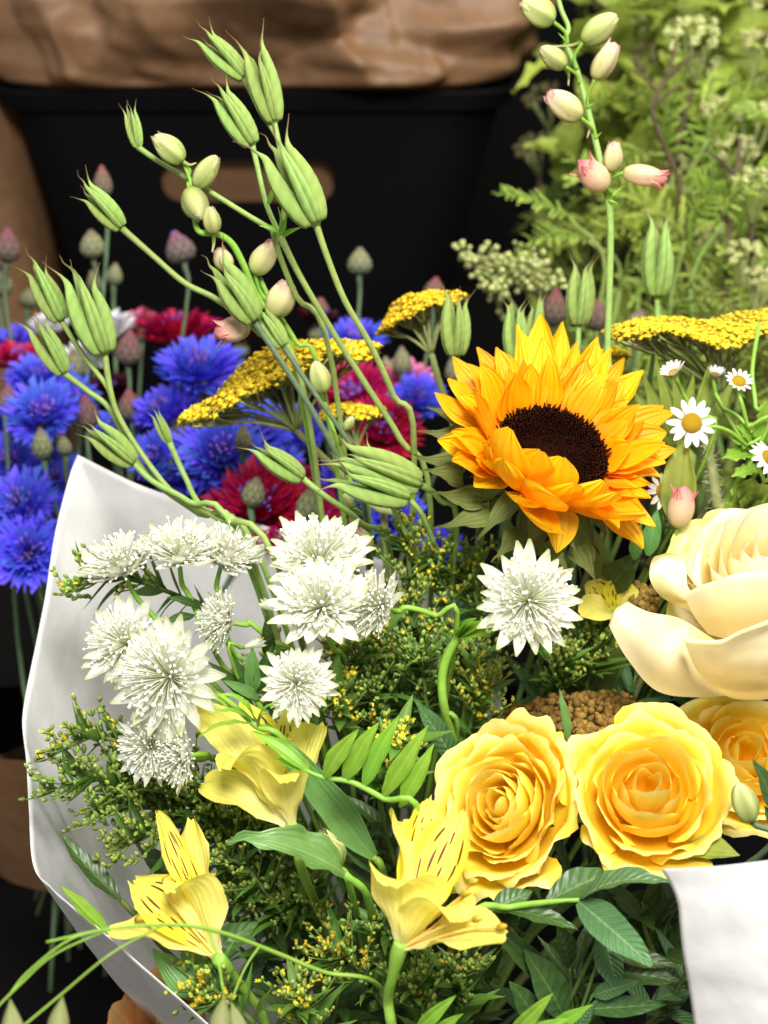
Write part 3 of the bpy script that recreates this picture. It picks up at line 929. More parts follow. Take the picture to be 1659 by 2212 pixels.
# loose fern fronds that fill between the umbels
fr = [(1230, 470, 1.02, (-.9, .25, .3), 'fern_l', 'bright fern frond left of the larkspur stem, against the crate'),
      (1270, 520, 1.04, (-.8, -.1, .4), 'fern_l', 'bright fern frond with its tip pointing left above the sunflower'),
      (1480, 520, 1.0, (.2, .6, .6), 'fern_l', 'bright jagged fern frond behind the upright pod at the right'),
      (1560, 480, 1.0, (.6, .5, .6), 'fern_l', 'bright fern frond right of the upright pod'),
      (1390, 560, 1.02, (-.5, .5, .6), 'fern_l', 'fern frond left of the upright pod at the right'),
      (1500, 640, .98, (.4, -.4, .7), 'fern', 'drooping fern frond above the right yarrow'),
      (1600, 640, .98, (.7, -.2, .6), 'fern', 'dark fern frond at the right above the yarrow'),
      (1400, 330, 1.1, (-.7, -.5, .4), 'fern', 'long green fern frond hanging right of the larkspur buds'),
      (1440, 230, 1.12, (-.8, .1, .4), 'fern', 'soft fern frond between larkspur and brown stems'),
      (1530, 300, 1.05, (.5, .5, .6), 'fern_l', 'light fern frond in the upper right'),
      (1570, 170, 1.08, (.3, -.7, .6), 'fern_l', 'light fern frond drooping below the broad umbel'),
      (1450, 130, 1.15, (.1, .8, .5), 'fern', 'upright fern frond near the top right'),
      (1300, 200, 1.25, (.2, .7, .4), 'fern', 'dim fern frond behind the middle larkspur buds'),
      (1330, 620, 1.05, (.5, .4, .5), 'fern', 'dim fern frond above the sunflower at the right'),
      (1560, 760, .98, (.8, .1, .5), 'fern', 'dark fern frond under the right yarrow')]
for i, (x, y, d, dr, m_, lb) in enumerate(fr):
    b = P(x, y, d)
    o = thing('fern_frond', lb, 'fern', b + np.array([0, 0, -.1]), 'fern fronds at the back right')
    part('leaf', FERNS[m_][i % 4], None, o, frame_y(b, b + D3(*dr), D3(.1, .6, .8), s=.062))
    part('stem', tube([b, b - D3(*dr) * .03 - CU * .03, b - CU * .14 + CF * .03], [.0012, .0016, .002], 5), 'stem', o)


def backdrop_leaves():
    """the mass of leaves deep behind the umbels"""
    r = np.random.RandomState(31)
    mb = MB()
    for i in range(560):
        x, y = r.uniform(1180, 1760), r.uniform(-120, 900)
        if (x < 1330 and r.rand() < .75) or (y > 500 and r.rand() < .5): continue
        p = P(x, y, r.uniform(1.12, 1.40))
        l = r.uniform(.05, .085)
        g = petal(l, l * r.uniform(.32, .5), (.3, .8, .65, 1., .78, 1., .7, .8, .5, .55, .25, .05), bend=r.uniform(-1.2, .6), cup=.2, ruf=.03, nu=6, nv=13, seed=r.randint(9999))
        dv = D3(r.uniform(-1, 1), r.uniform(-.6, .9), r.uniform(-.2, .7))
        g = xf(g, frame_y(p, p + dv, CU * .7 - CF * .7 + r.normal(size=3) * .4))
        g[2][:, 2] = r.rand()
        mb.add(g)
    single('background_foliage', mb.get(), 'fern_l', 'mass of bright blurred leaves behind the umbels at the upper right', 'foliage', kind='stuff')


backdrop_leaves()

for i, (lb, pts) in enumerate([
        ('dark brown stem slanting through the umbels at the upper right', [(1462, 90, 1.04), (1440, 170, 1.04), (1408, 235, 1.04), (1440, 330, 1.05), (1470, 420, 1.06), (1480, 700, 1.08)]),
        ('thick reddish brown stem at the right, below the small bright umbel', [(1600, 300, 1.0), (1588, 380, 1.0), (1575, 480, 1.0), (1570, 600, 1.01), (1560, 800, 1.03)])]):
    q = [P(*a) for a in pts]
    o = thing('woody_stem', lb, 'stem', q[-1], 'brown stems at the back right')
    part('stem', tube(q, [.0014, .0018, .0021, .0024, .0026], 8), 'stem_br', o)
    for k in range(3):
        b = q[1] + (q[2] - q[1]) * k * .5
        e = b + D3((-1) ** (k + i) * .8, .6, .2) * .03
        part('twig', tube([b, (b + e) / 2 + CU * .002, e], [.0018, .0013, .0008], 6), 'stem_br', o)


# ------------------------------------------------------------------ white wrapping paper
def paper_left():
    rim = [P(1080, 1330, .86), P(900, 1235, .85), P(620, 1150, .83), P(450, 1100, .81), P(300, 1050, .79), P(167, 984, .775), P(150, 1030, .77), P(122, 1140, .755), P(98, 1290, .735), P(70, 1430, .715),
           P(50, 1545, .70), P(58, 1640, .685), P(64, 1740, .67), P(74, 1870, .65), P(105, 1912, .64), P(135, 1940, .63), P(255, 2040, .61), P(370, 2140, .59), P(470, 2232, .575), P(640, 2400, .56)]
    # resample, keeping the corner at the tip sharp
    k = 5
    A = cr(np.array(rim[:k + 1]), np.linspace(0, 1, 40))
    B = cr(np.array(rim[k:]), np.linspace(0, 1, 100))
    rp = np.vstack([A, B[1:]])
    n = len(rp)
    nt = 46
    ctr = rp.mean(axis=0)
    vs, cs = [], []
    for j in range(nt + 1):
        t = (j / nt) ** 1.15
        for i in range(n):
            p0 = rp[i]
            p1 = AP + (p0 - ctr) * .12
            p = p0 + (p1 - p0) * t
            s = i / (n - 1)
            out = unit((p0 - ctr) - CF * .0)
            bul = .035 * math.sin(math.pi * min(1, t * 1.1))
            # pleats run toward the tie, strongest on the lower left
            pl = (math.sin(s * 90 + 2 * math.sin(s * 31)) + .6 * math.sin(s * 173 + 1)) * .0085 * (t ** .6) * (.18 + min(1, max(0, (s - .42) * 5)))
            cru = crumple(p * 1.0, .0060, 17., 2) + crumple(p, .0022, 48., 7) + .0015 * nz3(p, 60, 4)
            p = p + out * (bul * .7) + (-CF * .6 + CU * .3 + CR * .5) * (pl + cru * min(1, .25 + t * 3)) - CU * bul * .3
            vs.append(p); cs.append((s, t, .5))
    g = (np.array(vs), gfaces(n - 1, nt), np.array(cs))
    o = single('wrapping_paper', g, 'paper', 'white tissue paper wrap opening behind and left of the bouquet', 'paper')
    sm = o.modifiers.new('thickness', 'SOLIDIFY'); sm.thickness = .0004


paper_left()


def paper_right():
    L = [P(1428, 1876, .538), P(1450, 1912, .537), P(1464, 1952, .536), P(1470, 2010, .537), P(1477, 2070, .539), P(1490, 2140, .542), P(1503, 2230, .546), P(1530, 2420, .556)]
    Rr = [P(1800, 1832, .530), P(1800, 1880, .529), P(1800, 1940, .528), P(1800, 2000, .530), P(1800, 2070, .532), P(1800, 2140, .535), P(1800, 2230, .539), P(1800, 2420, .549)]
    nt, nu = 70, 40
    t = np.linspace(0, 1, nt + 1)
    a, b = cr(np.array(L), t), cr(np.array(Rr), t)
    vs, cs = [], []
    for j in range(nt + 1):
        for i in range(nu + 1):
            s = i / nu
            p = a[j] + (b[j] - a[j]) * s
            bul = .012 * math.sin(math.pi * s) + .012 * s
            cru = crumple(p, .0012, 22., 6) + .0008 * nz3(p, 90, 3)
            vs.append(p - CF * (bul + cru) + CU * .004 * math.sin(s * 2.2)); cs.append((s, t[j], .5))
    g = (np.array(vs), gfaces(nu, nt), np.array(cs))
    o = single('wrapping_paper_flap', g, 'paper', 'flat white paper flap in the lower right corner', 'paper')
    sm = o.modifiers.new('thickness', 'SOLIDIFY'); sm.thickness = .0004


paper_right()

# ------------------------------------------------------------------ sunflower
SUN_W = (.46, .76, .96, 1., .94, .76, .46, .06)


def sunflower():
    dc = .675
    c = P(1188, 985, dc)
    n = D3(.16, .58, .80)
    X, Y, Z = rad_dirs(n, D3(1, -.12, 0))
    rd = .0280

    def pl(tx, ty, h):
        """the point seen at (tx, ty) lying h above the plane of the disc"""
        d = unit(P(tx, ty, 1.) - C0)
        t = ((c + Z * h - C0) @ Z) / (d @ Z)
        return C0 + d * t
    cx = lambda q: 905.2 + q * .36375
    cy = lambda q: 603.5 + q * .36375
    o = thing('sunflower', 'open sunflower with golden petals and a dark brown centre', 'flower', c - Z * .03)
    # disc, slightly dished, with packed florets
    part('disc', xf(lathe([(rd * .98, -.012), (rd * 1.02, -.002), (rd * .95, .003), (rd * .7, .000), (rd * .4, -.003), (.0004, -.0045)], 40), basis(c, X, Y, Z)), 'sun_disc', o)
    Ms, rv = [], []
    Nf = 1500
    for i in range(Nf):
        q = math.sqrt((i + .5) / Nf); a = i * 2.39996
        rr = rd * q * .98
        h = .0040 * math.exp(-((q - .88) / .25) ** 2) - .0045 * (1 - q) ** 1.2
        s = .00055 + .00055 * q
        p = c + X * rr * math.cos(a) + Y * rr * math.sin(a) + Z * h
        dirv = Z + (X * math.cos(a) + Y * math.sin(a)) * (.5 * (q > .7) * RS.uniform(-.5, 1)) + .25 * RS.normal(size=3)
        M = frame_z(p, dirv, s=1.)
        M[:3, 0] *= s * .55; M[:3, 1] *= s * .55; M[:3, 2] *= s * (1.2 + 2.6 * max(0, q - .55) * RS.rand())
        Ms.append(M); rv.append(np.clip(.12 + .7 * max(0, q - .6) * 2.2 + RS.uniform(-.12, .2), 0, 1))
    g = scatter(lathe([(.7, -.5), (.9, .4), (.6, 1.0), (.9, 1.35), (.1, 1.5)], 5), Ms, rv)
    part('disc_florets', g, 'sun_disc', o, kind='stuff')
    # back of the head
    part('receptacle', xf(lathe([(.007, -.030), (.014, -.026), (.026, -.016), (rd * 1.04, -.008), (rd * .98, -.006)], 28, k=12), basis(c, X, Y, Z)), 'bract', o)
    # petals: (tip x, tip y) in crop grid, tip height over the disc, base angle or None, width, bend, twist
    pet = [
        # outer ring, clockwise from the left
        (100, 660, .006, .0125, 0), (180, 580, .010, .0125, 0), (205, 455, .004, .0130, 0), (290, 500, .014, .012, 0), (355, 400, .004, .0125, 0),
        (450, 405, .006, .0130, 0), (530, 470, .016, .012, 0), (600, 275, .000, .0120, 0), (690, 215, -.002, .0130, 0), (850, 250, -.002, .0135, 0),
        (720, 345, .012, .0130, 0), (945, 370, .002, .0120, 0), (1085, 360, .000, .0130, 0), (990, 480, .016, .0135, 0), (1130, 400, .004, .012, 0),
        (1230, 480, -.002, .0120, 0), (1345, 545, .000, .0135, 0), (1220, 575, .010, .012, 0), (1445, 740, -.002, .012, 0), (1505, 770, .002, .0130, 0),
        (1290, 760, .018, .0170, 0), (1475, 930, .010, .0145, 0), (1525, 1010, .004, .0130, 0), (1465, 1100, .012, .0135, 0), (1440, 1180, .006, .0130, 0),
        (1370, 1305, .008, .0130, 0), (1360, 1400, .012, .0130, 0), (1405, 1465, .000, .0120, 0), (1330, 1600, -.012, .0130, 0), (1190, 1480, .018, .0120, 0),
        (660, 500, .018, .013, 0), (1100, 560, .018, .013, 0), (560, 560, .024, .0165, 0), (330, 520, .010, .012, 0), (250, 700, .016, .013, 0),
        (110, 950, .008, .0135, 0), (190, 900, .018, .013, 0), (200, 1085, .014, .0140, 0), (330, 1235, .002, .0130, 0), (400, 950, .024, .014, 0),
        (820, 1625, -.014, .0140, 0), (1260, 990, .016, .015, 0), (820, 480, .010, .012, 0),
    ]
    r = np.random.RandomState(3)
    for i, (tx, ty, h, w, _) in enumerate(pet):
        tp = pl(cx(tx), cy(ty), h)
        q = tp - c
        a = math.atan2(q @ Y, q @ X) + r.uniform(-.06, .06)
        base = c + (X * math.cos(a) + Y * math.sin(a)) * rd * r.uniform(.88, .98) - Z * r.uniform(.0, .004)
        L = np.linalg.norm(tp - base)
        if L < .018: base = base - (X * math.cos(a) + Y * math.sin(a)) * .006
        L = np.linalg.norm(tp - base)
        face = Z * .8 - (X * math.cos(a) + Y * math.sin(a)) * .6
        g = petal(L, w * r.uniform(1.12, 1.42), SUN_W, bend=r.uniform(.15, .8), tip=r.uniform(-.7, .2), cup=r.uniform(.15, .55), ruf=r.uniform(.008, .024), rf=1.3, side=r.uniform(-.05, .05), nu=10, nv=16, seed=i, twist=r.uniform(-.5, .5))
        part('petal', g, 'sun_petal', o, frame_y(base, tp, face))
    for i in range(26):
        a = i * 2 * math.pi / 26 + r.uniform(-.1, .1)
        if -2.5 < a - 2 * math.pi * (a > math.pi) < -.7: continue
        rad = X * math.cos(a) + Y * math.sin(a)
        e = r.uniform(.45, 1.0)
        base = c + rad * rd * .96 - Z * .001
        L = r.uniform(.024, .034)
        tp = base + (rad * math.cos(e) + Z * math.sin(e)) * L
        g = petal(L, r.uniform(.011, .015), SUN_W, bend=r.uniform(.2, 1.0), tip=r.uniform(-.9, .3), cup=r.uniform(.2, .6), ruf=.012, rf=1.2, side=r.uniform(-.12, .12), nu=10, nv=14, seed=500 + i, twist=r.uniform(-.5, .5))
        part('petal', g, 'sun_petal', o, frame_y(base, tp, Z * .6 - rad * .8))
    # petals folded up over the lower part of the disc, their backs toward us: base, tip
    front = [((452, 1285), (540, 885), .016, .040, .0185), ((590, 1300), (725, 1018), .014, .034, .0170), ((725, 1350), (850, 1056), .012, .032, .0165),
             ((850, 1475), (1100, 1195), .008, .030, .0170), ((520, 1330), (500, 1075), .012, .030, .0150), ((640, 1380), (600, 1290), .010, .024, .014),
             ((560, 1400), (830, 1300), .010, .030, .018), ((610, 1450), (800, 1488), .004, .026, .016), ((960, 1500), (1180, 1270), .006, .030, .0165), ((930, 1530), (1350, 1400), -.002, .022, .0165), ((300, 1180), (410, 985), .012, .026, .015), ((790, 1420), (930, 1215), .010, .030, .015)]
    for i, ((bx, by), (tx, ty), hb, ht, w) in enumerate(front):
        base = pl(cx(bx), cy(by), hb * .15)
        tp = pl(cx(tx), cy(ty), ht)
        q = base - c
        a = math.atan2(q @ Y, q @ X)
        base = c + (base - c) * min(1., rd * 1.08 / np.linalg.norm(base - c))
        face = -(X * math.cos(a) + Y * math.sin(a)) * .8 + Z * .3
        L = np.linalg.norm(tp - base)
        g = petal(L, w * 1.45, (.5, .78, .96, 1., .98, .86, .60, .14), bend=r.uniform(.5, .9), tip=r.uniform(-.2, .5), cup=.35, ruf=.014, rf=1.2, nu=10, nv=16, seed=90 + i)
        g[2][:, 1] = .45 + .55 * g[2][:, 1]  # colour shifted toward the yellow tip so these backs look lit
        part('petal', g, 'sun_petal', o, frame_y(base, tp, face))
    # green bracts under the head
    for i in range(30):
        a = i * 2 * math.pi / 30 + r.uniform(-.08, .08)
        rad = X * math.cos(a) + Y * math.sin(a)
        lo = i % 2
        base = c + rad * rd * (.95 - .2 * lo) - Z * (.006 + .008 * lo)
        dn = max(0, -math.sin(a))          # lower ones hang back further
        tp = base + rad * r.uniform(.016, .027) - Z * r.uniform(.004, .016) * (1 + dn) - CU * .006 * lo
        L = np.linalg.norm(tp - base)
        g = petal(L, .0105, (.7, 1., .95, .7, .4, .2, .1, .03), bend=r.uniform(-.9, .3), tip=r.uniform(-1., .8), cup=.25, ruf=.02, nu=6, nv=14, seed=200 + i, side=r.uniform(-.15, .15))
        part('bract', g, 'bract', o, frame_y(base, tp, Z * .7 + rad * .3))
    for i, (bx, by, tx, ty, d0, d1) in enumerate([(1000, 1030, 905, 1015, .675, .665), (1010, 1000, 890, 980, .68, .68), (1020, 950, 900, 930, .69, .69), (1040, 1080, 930, 1060, .672, .66),
                                                  (1060, 1110, 935, 1140, .672, .66), (1180, 1170, 1230, 1235, .672, .655), (1130, 1150, 1060, 1215, .672, .66), (1250, 1180, 1290, 1260, .675, .66), (1010, 905, 920, 880, .70, .70)]):
        a_, b_ = P(bx, by, d0), P(tx, ty, d1)
        g = petal(np.linalg.norm(b_ - a_), .013, (.7, 1., .95, .7, .4, .2, .1, .03), bend=r.uniform(-.7, .7), tip=r.uniform(-.8, .8), cup=.25, ruf=.02, nu=6, nv=14, seed=300 + i)
        part('bract', g, 'bract', o, frame_y(a_, b_, D3(-.3, .3, .9)))
    s0 = c - Z * .028
    part('stem', tube([s0 + Z * .004, P(1285, 1190, .715), P(1312, 1300, .725), P(1325, 1420, .74)] + to_tie(P(1325, 1420, .74)), [.0075, .0062, .0056, .0054, .005, .005], 12), 'stem_d', o)
    for (bx, by, tx, ty, d0, d1, w) in [(1310, 1280, 1390, 1180, .72, .70, .016), (1322, 1400, 1240, 1330, .735, .73, .02)]:
        a_, b_ = P(bx, by, d0), P(tx, ty, d1)
        part('leaf', petal(np.linalg.norm(b_ - a_), w, (.2, .7, 1., .9, .6, .3, .04), bend=-.6, cup=.2, ruf=.02, seed=int(bx)), 'leaf_d', o, frame_y(a_, b_, D3(0, .3, .9)))


sunflower()


# ------------------------------------------------------------------ roses
def rose(label, x, y, d, rpx, n, mat, N=36, seed=0, hgt=.85, openness=1., spin=0., rag=1., inner=.09, core=None, xh=(1, 0, 0), group=None, wide=1., grow=.9, squash=1., omat=None):
    r = np.random.RandomState(seed)
    c = P(x, y, d); R = rpx * d / FPX; n = D3(*n)
    X, Y, Z = rad_dirs(n, D3(*xh))
    base = c - Z * R * hgt * .75
    o = thing('rose', label, 'flower', base, group)
    M = basis(base, X * squash, Y, Z)
    for i in range(N):
        t = i / (N - 1)
        rm = R * (inner + (.93 - inner) * t ** grow)
        h = R * hgt * (1.0 + .07 * r.normal() - .28 * t ** 2)
        phi = spin + i * 2.39996 + r.uniform(-.25, .25)
        om = (1.75 - 1.0 * min(1, t * 1.5)) * wide * r.uniform(.9, 1.1)
        flare = (-.45 + .75 * min(1, t * 1.6)) * openness
        roll = (.0 + .16 * t) * R * openness * r.uniform(.5, 1.3)
        nu, nv = 22, 16
        u = np.linspace(-1, 1, nu + 1); v = np.linspace(0, 1, nv + 1)
        U, V = np.meshgrid(u, v)
        rise = np.sin(np.minimum(1, V * (1.7 - .3 * t)) * math.pi / 2)
        top = np.clip((V - .6) / .4, 0, 1)
        ph = r.rand(5) * 6.28
        rag_ = rag * R * .030 * (.4 + t)
        rip = (np.sin(3.1 * U + ph[0]) + .7 * np.sin(7 * U + ph[1]) + .30 * np.sin(11 * U + ph[4]) + .16 * np.sin(23 * U + ph[3])) * top ** 1.3
        pinch = .10 * R * t * np.exp(-((U - r.uniform(-.3, .3)) / .22) ** 2) * top ** 2      # pointed, folded-out tip
        rho = rm * rise * (1 + .05 * U) + flare * rm * .55 * top ** 1.8 + rip * rag_ + pinch * .8
        rho = rho + R * .05 * t * (U ** 2) * top
        Wp = np.interp(V, [0, .25, .55, .85, 1.], [.45, .75, 1., .98, .80])
        edge = (1 - .26 * (U ** 2) ** 1.3 * np.clip(V * 1.2 - .1, 0, 1))
        z = h * V * edge - roll * top ** 2.2 + rip * rag_ * .5 * np.cos(3 * U + ph[2])
        A = phi + U * om * Wp
        vv = np.stack([rho * np.cos(A), rho * np.sin(A), z], -1).reshape(-1, 3)
        cc = np.stack([U * .5 + .5, np.clip(V * (1. - .25 * U ** 4) + .1 * t, 0, 1), np.full_like(U, r.rand())], -1).reshape(-1, 3)
        part('petal', (vv, gfaces(nu, nv), cc), omat if omat and t > .6 else mat, o, M)
    # hip, sepals and stem
    part('hip', (lathe([(R * .10, -.34 * R), (R * .20, -.24 * R), (R * .20, -.06 * R), (R * .28, .04 * R)], 14, k=8)), 'stem', o, M)
    for i in range(5):
        a = i * 2 * math.pi / 5 + .3
        rad = X * math.cos(a) + Y * math.sin(a)
        b0 = base + rad * R * .18
        b1 = b0 + rad * R * .75 - Z * R * .12
        part('sepal', petal(R * .8, R * .24, (.6, 1., .8, .5, .25, .05), bend=-.5, tip=-.8, cup=.2, seed=i), 'leaf_m', o, frame_y(b0, b1, Z))
    q = base - Z * R * .3
    part('stem', tube([q, q - Z * R * .5 + (AP - q) * .05] + to_tie(q - Z * R * .5), [.003, .0026, .0026, .0028], 8), 'stem', o)
    return o, M, R, base, (X, Y, Z)


def wpetal(o, rows, mat, seed=0, ruf=.008, nv=44, nu=44):
    """broad petal through rows of (x, y, depth) points, from its foot to its rim"""
    t = np.linspace(0, 1, nv + 1)
    s = np.linspace(0, 1, nu + 1)
    cross = np.array([cr(np.array([P(*q) for q in row]), s) for row in rows])      # rows x nu+1 x 3
    r = np.random.RandomState(seed); ph = r.rand(3) * 6.28
    g = np.stack([cr(cross[:, i], t) for i in range(nu + 1)], 1)                   # nv+1 x nu+1 x 3
    wd = np.linalg.norm(g[nv // 2, -1] - g[nv // 2, 0])
    w = ruf * wd * (np.sin(7 * s[None] + ph[0] + 2 * t[:, None]) + .5 * np.sin(17 * s[None] + ph[1])) * t[:, None] ** 2
    g = g - w[..., None] * CF + .6 * w[..., None] * CU
    cz = np.array([crumple(p, .0022, 26., seed) + crumple(p, .0004, 90., seed + 3) for p in g.reshape(-1, 3)]).reshape(g.shape[:2]) * (.3 + .7 * t[:, None])
    g = g - cz[..., None] * CF
    c = np.stack(np.broadcast_arrays(s[None], t[:, None], np.full((1, 1), .5)), -1)
    part('petal', (g.reshape(-1, 3), gfaces(nu, nv), c.reshape(-1, 3)), mat, o)


rose('full yellow rose with ruffled petals, leaning left behind the striped lily', 1078, 1738, .615, 196, (-.40, .36, .84), 'rose_y', N=34, seed=5, hgt=.95, openness=.85, rag=1.1, inner=.12, grow=.85, xh=(.92, -.38, 0), squash=.84)
rose('round yellow rose facing us beside the white paper flap', 1402, 1700, .605, 186, (-.06, .58, .81), 'rose_y', N=25, seed=12, hgt=1.0, openness=.85, rag=.9, inner=.15, grow=.8)
rose('shaded yellow rose half hidden at the right edge', 1618, 1625, .665, 165, (.0, .55, .83), 'rose_y', N=24, seed=14, hgt=.9, openness=.9, rag=.8, inner=.14, grow=.8)


def cream_rose():
    o, M, R, base, ax = rose('large cream rose with folded back petals at the right edge', 1668, 1208, .660, 225, (-.12, .74, .66), 'rose_c', N=26, seed=27, hgt=1.12, openness=.8, rag=.75, inner=.13, wide=1.2, grow=.78, omat='rose_co')
    w = lambda k, *rows: wpetal(o, rows, 'rose_co' if k in (5, 8, 9) else 'rose_c', seed=k, ruf=.016)
    w(5, [(1500, 1325, .655), (1520, 1330, .650), (1545, 1325, .648)], [(1432, 1292, .646), (1472, 1294, .638), (1520, 1302, .638)], [(1404, 1254, .642), (1438, 1244, .638), (1486, 1268, .640)], [(1404, 1218, .640), (1432, 1210, .644), (1482, 1230, .648)], [(1412, 1201, .636), (1438, 1195, .643), (1474, 1198, .650)])
    w(7, [(1530, 1370, .630), (1570, 1380, .624), (1610, 1380, .618), (1710, 1370, .610)], [(1500, 1332, .622), (1550, 1325, .610), (1610, 1320, .604), (1720, 1312, .600)], [(1482, 1296, .624), (1540, 1272, .609), (1610, 1260, .601), (1720, 1258, .597)], [(1480, 1282, .628), (1545, 1252, .611), (1618, 1237, .602), (1720, 1240, .598)])
    w(8, [(1610, 1500, .640), (1612, 1470, .635), (1600, 1420, .630)], [(1500, 1506, .628), (1500, 1450, .620), (1525, 1370, .618)], [(1415, 1490, .630), (1430, 1420, .616), (1466, 1335, .620)], [(1352, 1420, .636), (1368, 1370, .630), (1402, 1322, .632)], [(1318, 1358, .640), (1332, 1324, .640), (1360, 1302, .652)], [(1316, 1346, .648), (1330, 1314, .650), (1364, 1298, .660)])
    w(9, [(1560, 1500, .632), (1590, 1510, .630), (1640, 1512, .627), (1705, 1505, .625)], [(1508, 1452, .616), (1555, 1452, .602), (1610, 1450, .594), (1712, 1450, .588)], [(1482, 1398, .610), (1540, 1404, .594), (1600, 1400, .584), (1712, 1385, .578)], [(1476, 1378, .604), (1545, 1382, .586), (1602, 1362, .578), (1705, 1325, .574)], [(1474, 1388, .598), (1545, 1390, .580), (1602, 1370, .573), (1705, 1332, .569)])


cream_rose()
rose('peach rose under the edge of the white paper at the bottom left', 335, 2200, .69, 150, (-.25, .75, .6), 'rose_p', N=14, seed=33, hgt=1.5, openness=.25, rag=.5, inner=.2)


# ------------------------------------------------------------------ lilies (striped yellow)
LILY = (.12, .20, .36, .58, .82, 1., .98, .72, .28)
LILY_N = (.12, .22, .42, .68, .86, 1., .90, .56, .15)


def lily(label, base, tepals, stamens, stem, d):
    """tepals: (tip x, y, depth, width px, bend, tipcurl, face, striped)"""
    b = P(*base)
    o = thing('lily', label, 'flower', b)
    # one seamless trumpet throat
    for i, (tx, ty, td, w, bend, tc, face, st) in enumerate(tepals):
        tp = P(tx, ty, td); L = np.linalg.norm(tp - b)
        g = petal(L, w * td / FPX, LILY_N if st else LILY, bend=bend, tip=tc, cup=.32 if not st else .3, ruf=.034, rf=1.7, nu=14, nv=22, seed=int(tx), teeth=.012)
        part('petal', g, 'als_s' if st else 'als', o, frame_y(b, tp, D3(*face)))
    for (x1, y1, d1, x2, y2, d2) in stamens:
        p = [b, P(x1, y1, d1), P(x2, y2, d2)]
        part('stamen', tube(p, [.0007, .0006, .0006], 5, 12), 'stamen', o)
        part('anther', xf(ball(7, 5, 1, .1), frame_z(P(x2, y2, d2), D3(.5, .3, .5), s=.0016) @ np.diag([1, 1, 1.9, 1])), 'gold_o', o)
    s = [P(*q) for q in stem]
    part('ovary', xf(lathe([(.0022, -.011), (.0030, -.006), (.0033, 0.), (.0028, .004)], 12, k=8), frame_z(b, b - s[1])), 'stem_b', o)
    part('stem', tube(s + to_tie(s[-1]), [.0030] + [.0022] * (len(s) + 1), 8), 'stem_b', o)
    return o


lily('pale yellow striped lily with flared trumpet, in front of the left rose', (862, 2052, .565),
     [(855, 1778, .60, 150, -.5, -1.3, (.6, .1, .8), 0), (930, 1722, .60, 100, -.15, -.3, (.1, .1, 1), 1), (1000, 1752, .59, 118, .15, -.3, (-.2, .2, 1), 1),
      (842, 1915, .550, 190, .3, -2.3, (.35, .45, -.6), 0), (1090, 2030, .545, 150, -.3, -.5, (-.2, .95, .3), 0), (985, 1992, .545, 175, .3, -2.3, (-.3, .6, -.5), 0)],
     [(930, 1990, .56, 1005, 1930, .55), (950, 1990, .56, 1020, 1905, .56), (960, 2000, .55, 1030, 1985, .545), (1000, 2010, .55, 1082, 2003, .545)],
     [(862, 2052, .565), (848, 2110, .57), (838, 2160, .58), (846, 2240, .60)], .56)
lily('yellow striped lily leaning left beside the paper edge, low at the left', (478, 2078, .60),
     [(340, 1752, .62, 62, .2, -.5, (.4, .1, .9), 1), (415, 1770, .625, 80, -.1, -.5, (-.3, .1, .9), 0), (372, 1850, .615, 70, .1, -.4, (.1, .2, .95), 1), (290, 1905, .615, 120, -.3, -.6, (.3, .4, .8), 1), (372, 1930, .585, 135, .3, -2.4, (.3, .45, -.6), 0),
      (235, 2012, .60, 95, -.5, -.3, (.1, .9, .3), 0), (452, 1892, .60, 120, .2, -2.2, (-.4, .45, -.4), 0)],
     [(380, 1960, .60, 360, 1900, .60), (360, 2000, .60, 300, 1985, .60)],
     [(478, 2078, .60), (520, 2130, .615), (560, 2180, .63), (600, 2240, .65)], .6)
lily('bright yellow lily in the middle, behind the white masterwort', (632, 1795, .625),
     [(420, 1535, .648, 95, -.4, -.9, (.4, .4, .8), 0), (482, 1662, .605, 135, .3, -2.2, (.35, .5, -.5), 0), (622, 1690, .60, 115, .2, -2.2, (-.2, .6, -.5), 0), (525, 1512, .655, 92, .1, -.5, (.2, .2, .9), 1),
      (625, 1530, .655, 92, .1, -.4, (-.2, .2, .9), 1), (695, 1565, .65, 88, -.3, -.9, (-.4, .4, .8), 0), (438, 1695, .64, 96, -.4, -.9, (.3, .5, .7), 0)],
     [(590, 1680, .62, 580, 1590, .625), (610, 1690, .62, 620, 1600, .625)],
     [(632, 1795, .625), (645, 1840, .635), (660, 1900, .65)], .62)
lily('yellow lily in shade right under the sunflower', (1330, 1330, .72), [(1265, 1260, .715, 75, -.3, -.6, (0, .4, .9), 1), (1345, 1245, .715, 80, -.2, -.6, (0, .4, .9), 1), (1255, 1330, .70, 80, -.5, -.8, (0, .6, .7), 0), (1390, 1290, .71, 70, -.4, -.6, (0, .5, .8), 0)],
     [], [(1330, 1330, .72), (1335, 1380, .73), (1330, 1460, .75)], .72)


# ------------------------------------------------------------------ white masterwort (star flowers)
def astr_bract(seed):
    r = np.random.RandomState(seed)
    return petal(1., .265, (.38, .7, .9, 1., 1., .88, .58, .14), bend=r.uniform(.0, .35), tip=r.uniform(-.5, .3), cup=.3, ruf=.012, nu=4, nv=10, seed=seed)


ABR = [make_mesh('bract', astr_bract(s), 'astr') for s in range(6)]


